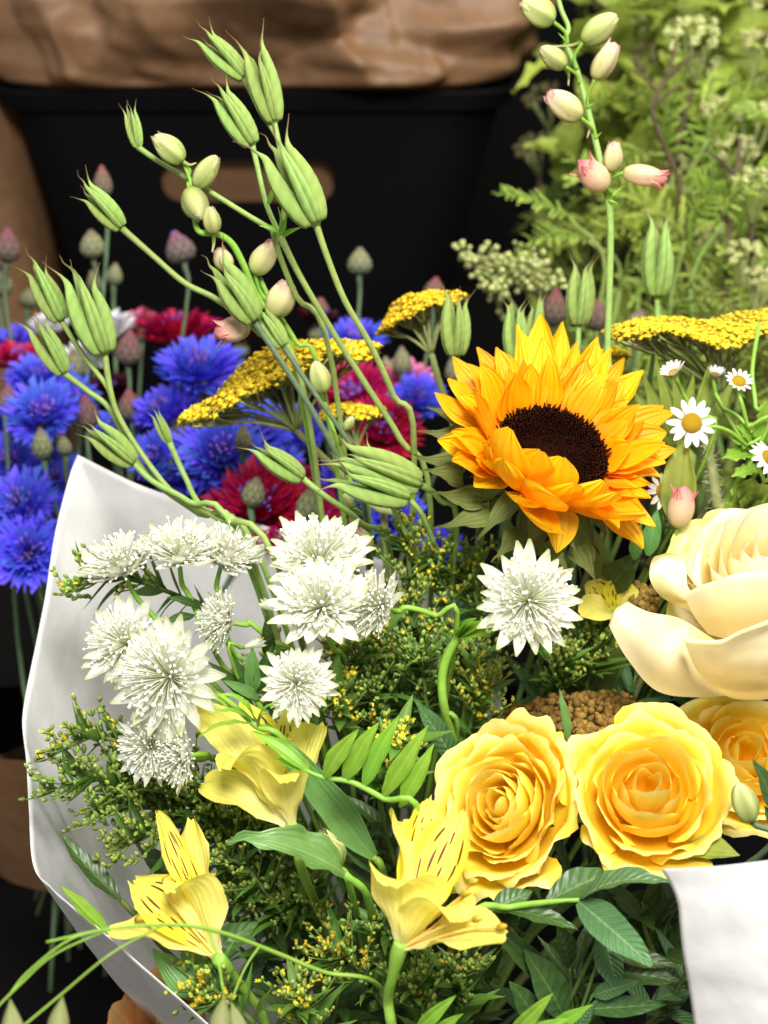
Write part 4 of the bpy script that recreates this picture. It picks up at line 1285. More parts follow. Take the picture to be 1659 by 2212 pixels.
def astr_pins(seed):
    r = np.random.RandomState(seed)
    mb = MB()
    b = ball(5, 3, seed, .15)
    for i in range(190):
        q = math.sqrt((i + .5) / 190); a = i * 2.39996
        e = math.radians(88 - 72 * q) + r.uniform(-.1, .1)
        l = r.uniform(.52, .93)
        dv = np.array([math.cos(a) * math.cos(e), math.sin(a) * math.cos(e), math.sin(e)])
        side = np.array([-math.sin(a), math.cos(a), 0]) * r.uniform(-.06, .06)
        p1 = dv * l + side
        mb.add(tube([(0, 0, .0), dv * l * .5 + side * .2 + np.array([0, 0, .03]), p1], [.012, .011, .012], 3, 3, cap=False, rv=r.rand(), v1=.7))
        g = xf(b, frame_z(p1, dv, s=r.uniform(.022, .042)))
        g[2][:, 1] = 1.; g[2][:, 2] = r.rand()
        mb.add(g)
    return mb.get()


APN = [make_mesh('florets', astr_pins(s), 'astr_f') for s in range(3)]


def masterwort(x, y, d, rpx, n, label, stem, seed=0, cup=.3):
    r = np.random.RandomState(seed)
    c = P(x, y, d); R = rpx * 1.12 * d / FPX; n = D3(*n)
    X, Y, Z = rad_dirs(n, D3(1, 0, 0))
    o = thing('masterwort', label, 'flower', c, 'white masterwort star flowers')
    for lay, (cnt, e0, L) in enumerate(((21, cup, 1.0), (13, cup + .22, .86))):
        for i in range(cnt):
            a = 2 * math.pi * (i + .5 * lay + r.uniform(-.25, .25)) / cnt
            e = e0 + r.uniform(-.22, .24)
            rad = X * math.cos(a) + Y * math.sin(a)
            part('bract', ABR[r.randint(6)], None, o, frame_y(c + rad * R * .06, c + rad * R * .06 + rad * math.cos(e) + Z * math.sin(e), Z * math.cos(e) - rad * math.sin(e), s=R * L * r.uniform(.88, 1.08)))
    part('florets', APN[seed % 3], None, o, frame_z(c + Z * R * .04, n, r.normal(size=3), s=R * .98), kind='stuff')
    s = [c - Z * R * .0] + [P(*q) for q in stem]
    s.insert(1, c - Z * R * .35 + (s[1] - c) * .2)
    part('stem', tube(s + to_tie(s[-1]), [.0011] + [.0013] * (len(s) - 1) + [.0015, .0015], 7), 'stem_b', o)
    return o


o_ = masterwort(1138, 1300, .625, 108, (.12, .22, .96), 'large white masterwort star under the sunflower', [(1062, 1348, .640), (1020, 1362, .645), (990, 1376, .65), (966, 1415, .653), (954, 1465, .656), (960, 1530, .66), (985, 1610, .68)], 1, .16)
part('main_stem', tube([P(995, 1368, .6495), P(968, 1413, .6528), P(955, 1464, .6555), P(960, 1530, .6595), P(984, 1610, .679)], [.0018, .0022, .0022, .0022, .0022], 8), 'stem_b', o_)
for q, (tx, ty) in enumerate([(1062, 1345), (1030, 1335), (1060, 1375), (1010, 1345)]):
    a_, b_ = P(990, 1372, .65), P(tx, ty, .635)
    part('leaf', petal(np.linalg.norm(b_ - a_), .007, (.4, .9, 1., .8, .4, .05), bend=-.3, cup=.3, seed=q), 'leaf_b', o_, frame_y(a_, b_, D3(0, .6, .8)))
masterwort(826, 1312, .64, 82, (-.74, .30, .60), 'white masterwort seen from the side, its stem arching right', [(880, 1312, .645), (940, 1330, .648), (986, 1368, .655)], 2, .45)
masterwort(694, 1318, .63, 108, (-.02, .62, .78), 'wide white masterwort dome, front of the pair in the middle', [(720, 1400, .66), (760, 1480, .70)], 3, .42)
masterwort(688, 1222, .665, 108, (.05, .70, .70), 'white masterwort behind the wide dome, with greenish points', [(720, 1300, .69), (760, 1420, .72)], 4, .40)
masterwort(640, 1478, .615, 76, (.1, .18, .97), 'small round white masterwort above the bright yellow lily', [(660, 1540, .65), (700, 1620, .68)], 5, .2)
masterwort(268, 1240, .665, 92, (-.28, .86, .42), 'leftmost of three white masterworts in the top row', [(330, 1330, .675), (420, 1440, .68), (520, 1560, .70)], 6, .5)
masterwort(388, 1215, .665, 95, (.02, .90, .40), 'middle of three white masterworts in the top row', [(410, 1290, .672), (470, 1420, .68), (560, 1560, .70)], 7, .5)
masterwort(478, 1220, .675, 92, (.30, .88, .36), 'rightmost of three white masterworts in the top row', [(475, 1290, .68), (500, 1400, .70), (580, 1520, .72)], 8, .5)
masterwort(278, 1395, .65, 92, (-.32, .36, .88), 'white masterwort with spread pins against the paper at the left', [(340, 1450, .67), (440, 1540, .69)], 9, .12)
masterwort(372, 1462, .625, 118, (-.42, .08, .90), 'largest white masterwort at the left, papery bracts turned right', [(440, 1500, .65), (520, 1580, .67)], 10, .22)
masterwort(330, 1612, .63, 74, (-.45, -.10, .88), 'ragged white masterwort lowest on the left', [(420, 1640, .66), (520, 1680, .69)], 11, .3)
masterwort(408, 1632, .625, 72, (-.80, -.05, .60), 'white masterwort in profile touching the bright yellow lily', [(460, 1640, .65), (540, 1700, .69)], 12, .5)
masterwort(498, 1345, .66, 72, (-.85, .20, .45), 'small white masterwort facing left in the middle', [(540, 1345, .665), (580, 1380, .67), (680, 1480, .70)], 13, .5)
# closed buds
for i, (x, y, d, r_, n, lb) in enumerate([(548, 1392, .66, 22, (.9, .3, .2), 'closed white masterwort bud beside the small one facing left'), (585, 1310, .67, 22, (-.8, .4, .3), 'closed white masterwort bud left of the wide dome')]):
    b = P(x, y, d); n = D3(*n); R = r_ * d / FPX
    o = thing('masterwort_bud', lb, 'flower bud', b)
    for k in range(7):
        a = k * .9
        X, Y, Z = rad_dirs(n)
        rad = X * math.cos(a) + Y * math.sin(a)
        p0 = b - n * R + rad * R * .12
        part('bract', ABR[k % 6], None, o, frame_y(p0, p0 + n + rad * .2, -rad + n * .3, s=R * 2.2))
    part('stem', tube([b - n * R, b - n * R * 2 - CU * .01] + to_tie(b - CU * .02), [.0009, .0009, .001, .001], 5), 'stem_b', o)


# ------------------------------------------------------------------ columbine pods
def carpel(seed, thin=1.):
    """one seed case: swollen, seamed, drawn out to a curling thread; along +Y, outer side +Z"""
    r = np.random.RandomState(seed)
    n, k = 20, 34
    t = np.linspace(0, 1, k + 1)
    body = np.interp(t, [0, .04, .12, .28, .48, .62, .72, .80, .88, 1.], [.58, .90, 1., .98, .82, .62, .40, .18, .08, .045])
    body = np.convolve(np.pad(body, 2, 'edge'), [.1, .2, .4, .2, .1], 'valid') * .074 * thin
    yy = t * 1.0
    curl = np.clip((t - .70) / .30, 0, 1)
    cx_ = r.uniform(-.10, .10) * curl ** 2 + .02 * np.sin(curl * 9 + r.rand() * 6) * curl
    cz_ = .05 * np.sin(math.pi * np.clip(t / .75, 0, 1)) + .10 * curl ** 1.5 * r.uniform(.3, 1.6) + .05 * t ** 3
    a = np.arange(n) * 2 * math.pi / n
    vs, cs = [], []
    for i in range(k + 1):
        rr = body[i] * (1 + .018 * np.sin(t[i] * 60 + 2 * np.cos(a)) * (t[i] < .7))
        seam = 1 - .30 * np.exp(-((a - math.pi / 2) / .26) ** 2) * (t[i] < .70)   # groove on the outer side
        ridge = 1 + .12 * np.exp(-((np.abs(a - math.pi / 2) - .55) / .25) ** 2) * (t[i] < .70)
        rr = rr * seam * ridge
        vs.append(np.stack([cx_[i] + rr * np.cos(a) * .92, np.full(n, yy[i]), cz_[i] + rr * np.sin(a) * 1.05], -1))
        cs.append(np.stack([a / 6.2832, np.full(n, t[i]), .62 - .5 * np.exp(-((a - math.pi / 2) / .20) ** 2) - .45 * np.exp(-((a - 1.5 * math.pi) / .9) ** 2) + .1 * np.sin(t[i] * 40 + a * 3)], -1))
    f = gfaces(n, k, True); f.append(tuple(range(n - 1, -1, -1))); f.append(tuple(range(k * n, k * n + n)))
    return np.vstack(vs), f, np.vstack(cs)


CPL = [make_mesh('carpel', carpel(s), 'pod') for s in range(8)]
KNOB = make_mesh('pod', lathe([(.02, -.05), (.055, -.01), (.075, .03), (.03, .06)], 10, k=6), 'stem')


def pod(o, bx, by, tx, ty, d, dt=None, nc=4, spread=.10, fat=1., seed=0, spin=.3):
    """pod of nc seed cases from base (bx, by) to its thread tips near (tx, ty)"""
    r = np.random.RandomState(seed + int(bx) + int(by))
    nc = min(nc, 4)
    b, t = P(bx, by, d), P(tx, ty, dt or d)
    L = np.linalg.norm(t - b); n = unit(t - b)
    X, Y, Z = rad_dirs(n, -CF)
    k = part('pod', KNOB, None, o, frame_z(b, n, s=L * .9))
    for i in range(nc):
        a = spin + 2 * math.pi * i / nc + r.uniform(-.15, .15)
        rad = X * math.cos(a) + Y * math.sin(a)
        p0 = b + rad * L * .046 * fat
        dr = n + rad * (spread * .42 + r.uniform(-.03, .05))
        M = frame_y(p0, p0 + dr, rad, s=L * r.uniform(.84, 1.10))
        M[:3, 0] *= fat; M[:3, 2] *= fat
        part('carpel', CPL[r.randint(8)], None, k, M)
    return b


def columbine(label, pods, stems, smat='stem', tie=True, leaves=(), group='green columbine seed pods'):
    """pods: args for pod(); stems: lists of (x, y, d) from a pod down; the first stem runs on to the tie"""
    o = thing('columbine', label, 'seed pods', P(*stems[0][-1]), group)
    for p_ in pods: pod(o, *p_)
    for i, s in enumerate(stems):
        q = [P(*a) for a in s]
        if i == 0 and tie: q += to_tie(q[-1])
        r0 = .0013 if i else .0015
        part('stem', tube(q, [r0 * 1.15] + [r0] * (len(q) - 1), 8), smat, o)
    for (bx, by, tx, ty, d, w) in leaves:
        a_, b_ = P(bx, by, d), P(tx, ty, d - .004)
        part('leaf', petal(np.linalg.norm(b_ - a_), w * d / FPX, (.5, 1., .9, .6, .3, .05), bend=-.5, cup=.3, nu=4, nv=8, seed=int(tx)), 'leaf_b', o, frame_y(a_, b_, D3(.2, .5, .8)))
    return o


columbine('tall columbine stem with three clustered green pods at the very top',
          [(527, 168, 424, 60, .69, .69, 5, .10, 1.0), (592, 262, 535, 62, .685, .68, 5, .06, .9), (545, 312, 452, 160, .675, .67, 5, .09, 1.05)],
          [[(605, 510, .68), (650, 600, .685), (722, 722, .695), (790, 830, .70), (865, 950, .71), (930, 1100, .73)],
           [(545, 312, .675), (556, 360, .676), (575, 440, .678), (605, 510, .68)], [(592, 262, .685), (606, 330, .684), (616, 420, .682), (605, 510, .68)], [(527, 168, .69), (560, 235, .688), (600, 300, .686), (612, 360, .685)]],
          leaves=[(610, 512, 655, 490, .678, 16), (606, 508, 622, 460, .678, 14), (600, 500, 560, 488, .678, 16), (580, 440, 598, 392, .676, 12), (612, 505, 600, 445, .678, 8)])
columbine('largest green columbine pod, in front of the crate handle slot',
          [(682, 482, 570, 262, .655, .65, 5, .10, 1.15)], [[(682, 482, .655), (705, 550, .658), (745, 650, .665), (800, 745, .675), (850, 855, .69), (895, 985, .71)]])
columbine('thin columbine stem reaching left to a small open green pod',
          [(298, 318, 272, 208, .70, .70, 4, .16, .85)], [[(590, 497, .685), (600, 540, .69), (640, 640, .70), (720, 800, .72)], [(298, 318, .70), (345, 350, .698), (450, 412, .692), (530, 462, .688), (590, 497, .685)]])
columbine('single green columbine pod at the upper left on a long bent stem',
          [(262, 492, 160, 385, .70, .695, 5, .10, 1.1)], [[(262, 492, .70), (330, 552, .70), (400, 612, .70), (470, 648, .70), (560, 720, .71), (660, 860, .73)]])
columbine('pair of large upright green columbine pods at the left',
          [(226, 762, 150, 552, .70, .695, 5, .07, 1.15), (132, 692, 62, 545, .71, .705, 5, .08, 1.1)],
          [[(226, 762, .70), (240, 850, .702), (262, 910, .705), (320, 1000, .705), (380, 1070, .70), (470, 1120, .69), (600, 1220, .68)], [(132, 692, .71), (180, 768, .708), (228, 830, .705), (244, 870, .703)]])
columbine('slim green columbine pod lowest at the left edge', [(138, 806, 58, 665, .71, .705, 4, .09, 1.0)],
          [[(138, 806, .71), (190, 845, .712), (238, 885, .712), (290, 985, .712), (345, 1050, .71), (430, 1110, .70), (540, 1190, .69)]])
columbine('pale yellowish columbine pod drooping above the tip of the white paper', [(288, 1000, 170, 905, .70, .695, 5, .10, 1.15)],
          [[(288, 1000, .70), (330, 1040, .70), (410, 1085, .695), (520, 1175, .69)]])
columbine('tiny slender green pod in front of the blue cornflowers', [(366, 956, 330, 880, .73, .73, 3, .03, .9)], [[(366, 956, .73), (400, 1030, .73), (440, 1100, .72), (560, 1200, .72)]])
columbine('broad pale columbine pod in front of the pink larkspur flowers',
          [(548, 692, 448, 545, .69, .68, 5, .10, 1.3), (612, 748, 540, 640, .70, .70, 4, .05, 1.2)],
          [[(548, 692, .69), (620, 800, .69), (700, 930, .70), (740, 1010, .71), (790, 1120, .73)], [(612, 748, .70), (680, 850, .70), (760, 965, .71), (800, 1050, .72)]], 'stem_g')
columbine('green columbine pod pointing left in front of the large crimson cornflower', [(652, 1032, 530, 945, .70, .69, 4, .06, 1.1)], [[(652, 1032, .70), (700, 1070, .70), (780, 1130, .71), (850, 1230, .73)]])
columbine('long green columbine pods lying sideways toward the sunflower',
          [(905, 1045, 700, 970, .68, .665, 4, .06, 1.1), (880, 1075, 690, 1015, .675, .66, 4, .08, 1.0), (830, 1050, 770, 930, .69, .69, 3, .06, .9)],
          [[(905, 1045, .68), (950, 1080, .69), (985, 1180, .71)], [(880, 1075, .675), (910, 1110, .68), (940, 1180, .70)], [(830, 1050, .69), (850, 1100, .69), (880, 1160, .70)]])
columbine('dark green upright columbine pod against the upper yarrow', [(985, 768, 984, 598, .75, .745, 5, .08, 1.15)], [[(985, 768, .75), (1000, 840, .755), (1020, 930, .76), (1050, 1100, .78)]])
columbine('green columbine pod half hidden behind the top left of the sunflower', [(1112, 775, 1112, 622, .77, .77, 5, .09, 1.1)], [[(1112, 775, .77), (1115, 850, .77), (1120, 1000, .78)]])
columbine('slender green pod beside the hidden one, leaning right behind the sunflower', [(1150, 735, 1165, 630, .80, .80, 3, .05, 1.1)], [[(1150, 735, .80), (1150, 850, .80), (1150, 1000, .80)]])
columbine('upright green columbine pod behind the top right of the sunflower', [(1250, 702, 1262, 540, .78, .775, 5, .09, 1.15)], [[(1250, 702, .78), (1248, 760, .78), (1240, 900, .79), (1240, 1100, .80)]])
columbine('upright green columbine pod at the right with feathery threads', [(1420, 640, 1428, 455, .80, .795, 6, .12, 1.15)], [[(1420, 640, .80), (1418, 720, .80), (1400, 850, .80), (1380, 1050, .80)]])


# ------------------------------------------------------------------ larkspur
def bud_geo(seed, open_=0.):
    def fn(rr, V, A):
        return rr * (1 + .07 * np.cos(A * 5 + seed) * np.sin(V * 3.14) + .03 * np.sin(A * 9 + V * 5)), .5 + 0 * V
    pr = [(.05, 0), (.16, .06), (.25, .22), (.29, .45), (.25, .70), (.15, .90), (.03, 1.0)]
    return lathe(pr, 20, fn, k=16)


BG = {(m, s): make_mesh('bud', bud_geo(s), m) for m in ('bud_g', 'bud_p', 'bud_o') for s in range(3)}


def lbud(o, bx, by, tx, ty, d, join, mat='bud_g', fat=1., seed=0, spur=None):
    b, t = P(bx, by, d), P(tx, ty, d - .004)
    L = np.linalg.norm(t - b)
    M = frame_z(b, t - b, s=L); M[:3, 0] *= fat; M[:3, 1] *= fat
    k = part('bud', BG[(mat, seed % 3)], None, o, M)
    q = P(*join)
    part('stalk', tube([b + (t - b) * .03, (b + q) / 2 + CU * .002 - (t - b) * .15, q], [.0011, .0009, .0010], 6, 10), 'stem_b', o)
    if spur:
        s = [b + (t - b) * .1] + [P(*a) for a in spur]
        part('spur', tube(s, [.0012, .0008, .0003], 6, 10), 'bud_g' if mat == 'bud_g' else 'bud_p', k)
    if 1:                   # sepals wrapped around the bud, loose once it opens
        r = np.random.RandomState(seed)
        X, Y, Z = rad_dirs(t - b)
        for i in range(5):
            a = i * 1.2566 + r.rand()
            rad = X * math.cos(a) + Y * math.sin(a)
            p0 = b + (t - b) * .05 + rad * L * .13 * fat
            part('sepal', petal(L * r.uniform(.85, 1.0), L * .46 * fat, (.5, .85, 1., .95, .75, .4, .08), bend=.9, tip={'bud_g': .3, 'bud_p': -.2, 'bud_o': -1.0}[mat], cup=.45, ruf=.02, nu=6, nv=10, seed=seed * 7 + i), mat, k, frame_y(p0, p0 + (t - b) + rad * L * {'bud_g': -.02, 'bud_p': .06, 'bud_o': .22}[mat], -rad))


o = thing('larkspur', 'tall larkspur spray with pink tipped buds at the upper right', 'flower', P(1312, 740, .74), 'larkspur sprays')
part('stem', tube([P(1196, -40, .735), P(1212, 20, .733), P(1228, 60, .732), P(1222, 90, .73), P(1246, 150, .73), P(1266, 222, .73), P(1290, 320, .73), P(1310, 415, .73), P(1319, 500, .735), P(1312, 740, .745), P(1300, 950, .76)] + to_tie(P(1300, 950, .76)), [.0012, .0013, .0013, .0014, .0015, .0016, .0017, .0018, .0018, .0018, .0018, .0018, .0018], 8, 70), 'stem', o)
for i, (bx, by, tx, ty, jn, m_, ft, sp) in enumerate([
        (1196, 48, 1128, 2, (1226, 95), 'bud_g', 1.25, None), (1258, 92, 1332, 32, (1246, 150), 'bud_g', 1.05, [(1235, 98, .728), (1190, 100, .73)]),
        (1222, 145, 1168, 102, (1252, 180), 'bud_g', 1.1, [(1228, 160, .73), (1228, 185, .73)]), (1284, 172, 1330, 92, (1270, 235), 'bud_p', .95, None),
        (1255, 255, 1182, 200, (1286, 300), 'bud_p', 1.05, [(1272, 275, .728), (1268, 300, .728)]), (1312, 408, 1252, 350, (1312, 425), 'bud_o', 1.2, None),
        (1320, 372, 1328, 305, (1306, 420), 'bud_p', 1.1, None), (1345, 372, 1442, 388, (1312, 428), 'bud_o', .8, None)]):
    lbud(o, bx, by, tx, ty, .722, jn + (.729,), m_, ft, i, sp)
for (bx, by, tx, ty) in [(1312, 425, 1296, 405), (1314, 430, 1348, 400), (1314, 432, 1336, 440), (1286, 300, 1300, 285), (1268, 232, 1285, 222), (1225, 92, 1205, 70)]:
    a_, b_ = P(bx, by, .729), P(tx, ty, .726)
    part('bract', petal(np.linalg.norm(b_ - a_), .0018, (.6, 1., .7, .3, .05), cup=.3, nu=4, nv=6), 'stem_b', o, frame_y(a_, b_, D3(0, .5, .8)))

o = thing('larkspur', 'curved larkspur tip with four round green buds before the crate', 'flower', P(540, 600, .70), 'larkspur sprays')
part('stem', tube([P(396, 352, .688), P(412, 395, .688), P(418, 460, .688), P(430, 500, .69), P(468, 505, .692), P(500, 525, .695), P(525, 570, .70), P(560, 650, .71), P(640, 800, .73)] + to_tie(P(640, 800, .73)), [.0007, .001, .0012, .0015, .0017, .0017, .0017, .0016, .0015, .0015, .0015], 8, 60), 'stem_b', o)
for i, (bx, by, tx, ty, jn, ft, sp) in enumerate([(396, 350, 334, 292, (405, 385), 1.1, [(408, 356, .686), (424, 352, .686)]), (424, 406, 468, 336, (412, 395), .95, None), (408, 408, 436, 474, (412, 420), 1.3, None), (462, 506, 452, 446, (468, 505), 1.1, [(462, 525, .69), (458, 545, .69)])]):
    lbud(o, bx, by, tx, ty, .686, jn + (.689,), 'bud_g', ft, i, sp)
o = thing('larkspur', 'pinkish half open larkspur flowers beside the broad pale pod', 'flower', P(640, 740, .73), 'larkspur sprays')
part('stem', tube([P(560, 600, .71), P(590, 660, .712), P(640, 740, .72), P(700, 850, .73)] + to_tie(P(700, 850, .73)), .0013, 7), 'stem_b', o)
for i, (bx, by, tx, ty, m_, ft) in enumerate([(548, 592, 592, 524, 'bud_p', 1.1), (590, 684, 622, 606, 'bud_p', 1.25), (540, 706, 462, 720, 'bud_o', 1.2), (495, 585, 470, 535, 'bud_p', 1.3)]):
    lbud(o, bx, by, tx, ty, .705, (590, 665, .712), m_, ft, 20 + i)
o = thing('larkspur', 'small green larkspur buds below the long yarrow head', 'flower', P(760, 1050, .74), 'larkspur sprays')
part('stem', tube([P(690, 840, .72), P(720, 930, .72), P(760, 1050, .73), P(800, 1150, .74)] + to_tie(P(800, 1150, .74)), .0012, 7), 'stem_b', o)
for i, (bx, by, tx, ty, jn) in enumerate([(700, 850, 680, 780, (700, 870)), (745, 930, 762, 900, (735, 960)), (760, 1100, 745, 1065, (780, 1110)), (800, 1190, 765, 1140, (810, 1180))]):
    lbud(o, bx, by, tx, ty, .712, jn + (.722,), 'bud_g' if i < 3 else 'bud_p', 1.05, 30 + i)
o = thing('larkspur', 'single pink bud right of the sunflower beside a large pale leaf', 'flower', P(1470, 1180, .70), 'larkspur sprays')
lbud(o, 1462, 1140, 1480, 1050, .685, (1455, 1230, .70), 'bud_o', 1.05, 41)


# ------------------------------------------------------------------ yarrow
def yarrow(label, x0, y0, x1, y1, d0, d1, depth, n, stem, mat='yar', cnt=420, seed=0, dome=.16, sz=.0020, nb=12, node=.045, lobes=3, wave=.08):
    """flat yarrow plate spanning (x0,y0)-(x1,y1), depth metres wide the other way, normal n"""
    r = np.random.RandomState(seed)
    a, b = P(x0, y0, d0), P(x1, y1, d1)
    c = (a + b) / 2; hw = np.linalg.norm(b - a) / 2
    X = unit(b - a); Z = D3(*n); Z = unit(Z - X * (Z @ X)); Y = np.cross(Z, X)
    s = [P(*q) for q in stem]
    o = thing('yarrow', label, 'flower', s[-1], 'yarrow flower heads')
    Ms, rv = [], []
    hd = depth / 2
    lob = [(r.uniform(-.8, .8), r.uniform(-.6, .6)) for _ in range(lobes)]
    for i in range(cnt):
        q = math.sqrt((i + .5) / cnt); an = i * 2.39996
        u, v = q * math.cos(an), q * math.sin(an)
        lift = dome * hw * (1 - q ** 2.2) + hw * wave * math.sin(u * 3.3 + seed) + hw * wave * .6 * math.sin(u * 7 + v * 4 + seed * 2)
        if r.rand() < .04: continue
        p = c + X * (u * hw + r.uniform(-1, 1) * sz * .7) + Y * (v * hd + r.uniform(-1, 1) * sz * .7) + Z * (lift + r.uniform(-1., 1.) * sz)
        Ms.append(frame_z(p, Z + X * u * .5 + Y * v * .5 + .25 * r.normal(size=3), r.normal(size=3), s=sz * r.uniform(.55, 1.35)))
        rv.append(r.rand())
    part('florets', scatter(FL_BALL[seed % 4] if mat == 'yar_b' else FL_LONG[seed % 4], Ms, rv), mat, o, kind='stuff')
    nd = s[0]
    part('stem', tube(s + to_tie(s[-1]), [.0019] + [.0021] * len(s) + [.002], 8), 'yar_s', o)
    for i in range(nb):
        q = math.sqrt((i + .7) / nb); an = i * 2.39996 + .4
        e = c + X * q * .9 * math.cos(an) * hw + Y * q * .9 * math.sin(an) * hd + Z * (dome * hw * (1 - q ** 2.2) - sz * .9 + hw * wave * math.sin(q * math.cos(an) * 3.3 + seed))
        m = nd + (e - nd) * .45 + (c - nd) * .10
        br = part('branch', tube([nd, m, e], [.0013, .0009, .0007], 5, 8), 'yar_s', o)
        for j in range(7):
            e2 = e + X * r.uniform(-.22, .22) * hw + Y * r.uniform(-.25, .25) * hd
            m2 = nd + (e - nd) * r.uniform(.55, .75) + (c - nd) * .06
            part('branchlet', tube([m2, (m2 + e2) / 2 - Z * .001, e2], [.0008, .0006, .0006], 4, 4), 'yar_s', br)
    return o


yarrow('long flat yellow yarrow head sloping across the middle', 388, 905, 815, 745, .765, .785, .075, (-.28, .86, .13), [(640, 930, .775), (720, 1010, .77), (800, 1090, .77), (900, 1200, .78)], cnt=2000, seed=1, dome=.18, sz=.0018, nb=18)
yarrow('yellow yarrow head just left of the top of the sunflower', 815, 712, 1002, 632, .80, .80, .050, (-.25, .9, .14), [(932, 765, .80), (950, 830, .80), (985, 930, .80), (1040, 1080, .81)], cnt=900, seed=2, dome=.24, sz=.0014, nb=12)
yarrow('small yellow yarrow head between crimson cornflowers', 690, 905, 832, 886, .79, .79, .036, (-.05, .92, .12), [(770, 970, .79), (790, 1030, .785), (830, 1120, .78)], cnt=420, seed=3, dome=.22, sz=.0014, nb=9)
yarrow('wide yellow yarrow head at the right above the daisies', 1312, 742, 1690, 695, .755, .77, .070, (-.02, .92, .20), [(1560, 850, .765), (1548, 900, .76), (1530, 1000, .76), (1500, 1150, .77)], cnt=2300, seed=4, dome=.12, sz=.00135, nb=18)
yarrow('small yellow yarrow tuft under the left end of the wide one', 1308, 770, 1350, 765, .80, .80, .02, (-.1, .9, .3), [(1340, 820, .80), (1350, 900, .80), (1360, 1000, .80)], cnt=70, seed=5, dome=.25, sz=.0019, nb=4)
yarrow('brown ochre yarrow head in shade behind the roses', 1085, 1565, 1410, 1560, .69, .70, .046, (.05, .85, .45), [(1250, 1620, .73), (1220, 1700, .76), (1150, 1800, .80)], mat='yar_b', cnt=640, seed=6, dome=.14, sz=.0021, nb=8)
yarrow('small brown yarrow tuft left of the cream rose', 1372, 1302, 1418, 1292, .71, .71, .02, (-.1, .7, .6), [(1400, 1350, .71), (1390, 1420, .73), (1370, 1500, .75)], mat='yar_b', cnt=90, seed=7, dome=.25, sz=.0020, nb=4)
# broad green leaves standing under the right yarrow
o = thing('leafy_plant', 'upright pale green pointed leaves under the right yarrow head', 'foliage', P(1440, 960, .76))
for i, (bx, by, tx, ty, w) in enumerate([(1450, 960, 1385, 800, 34), (1462, 960, 1415, 760, 32), (1480, 960, 1455, 780, 34), (1500, 960, 1540, 760, 34), (1470, 970, 1500, 800, 36), (1440, 960, 1360, 830, 30), (1520, 950, 1600, 790, 26)]):
    a_, b_ = P(bx, by, .765), P(tx, ty, .745)
    part('leaf', petal(np.linalg.norm(b_ - a_), w * .75 / FPX, (.4, .8, 1., .9, .6, .3, .04), bend=-.4, tip=.4, cup=.35, ruf=.012, seed=i), 'leaf_p', o, frame_y(a_, b_, D3(-.2, .2, .95)))
part('stem', tube([P(1470, 960, .765), P(1470, 1080, .765)] + to_tie(P(1470, 1080, .765)), .002, 7), 'stem', o)


# ------------------------------------------------------------------ goldenrod
GB = [lathe([(.12, -1.0), (.42, -.55), (.52, .0), (.40, .55), (.10, .85)], 6) for _ in range(2)]
GT = []
for s_ in range(2):
    r_ = np.random.RandomState(s_)
    mb_ = MB().add(lathe([(.12, -1.0), (.40, -.5), (.48, .1), (.36, .4), (.2, .5)], 6))
    for i_ in range(7):
        a_ = i_ * .9
        g_ = petal(.9, .26, (.6, 1., .8, .1), bend=-.6, nu=2, nv=3, seed=i_)
        dv_ = np.array([math.cos(a_) * .75, math.sin(a_) * .75, 1.])
        g_ = xf(g_, frame_y(np.array([0, 0, .35]), np.array([0, 0, .35]) + dv_, (math.cos(a_), math.sin(a_), .2)))
        g_[2][:, 1] = .85
        mb_.add(g_)
    GT.append(mb_.get())


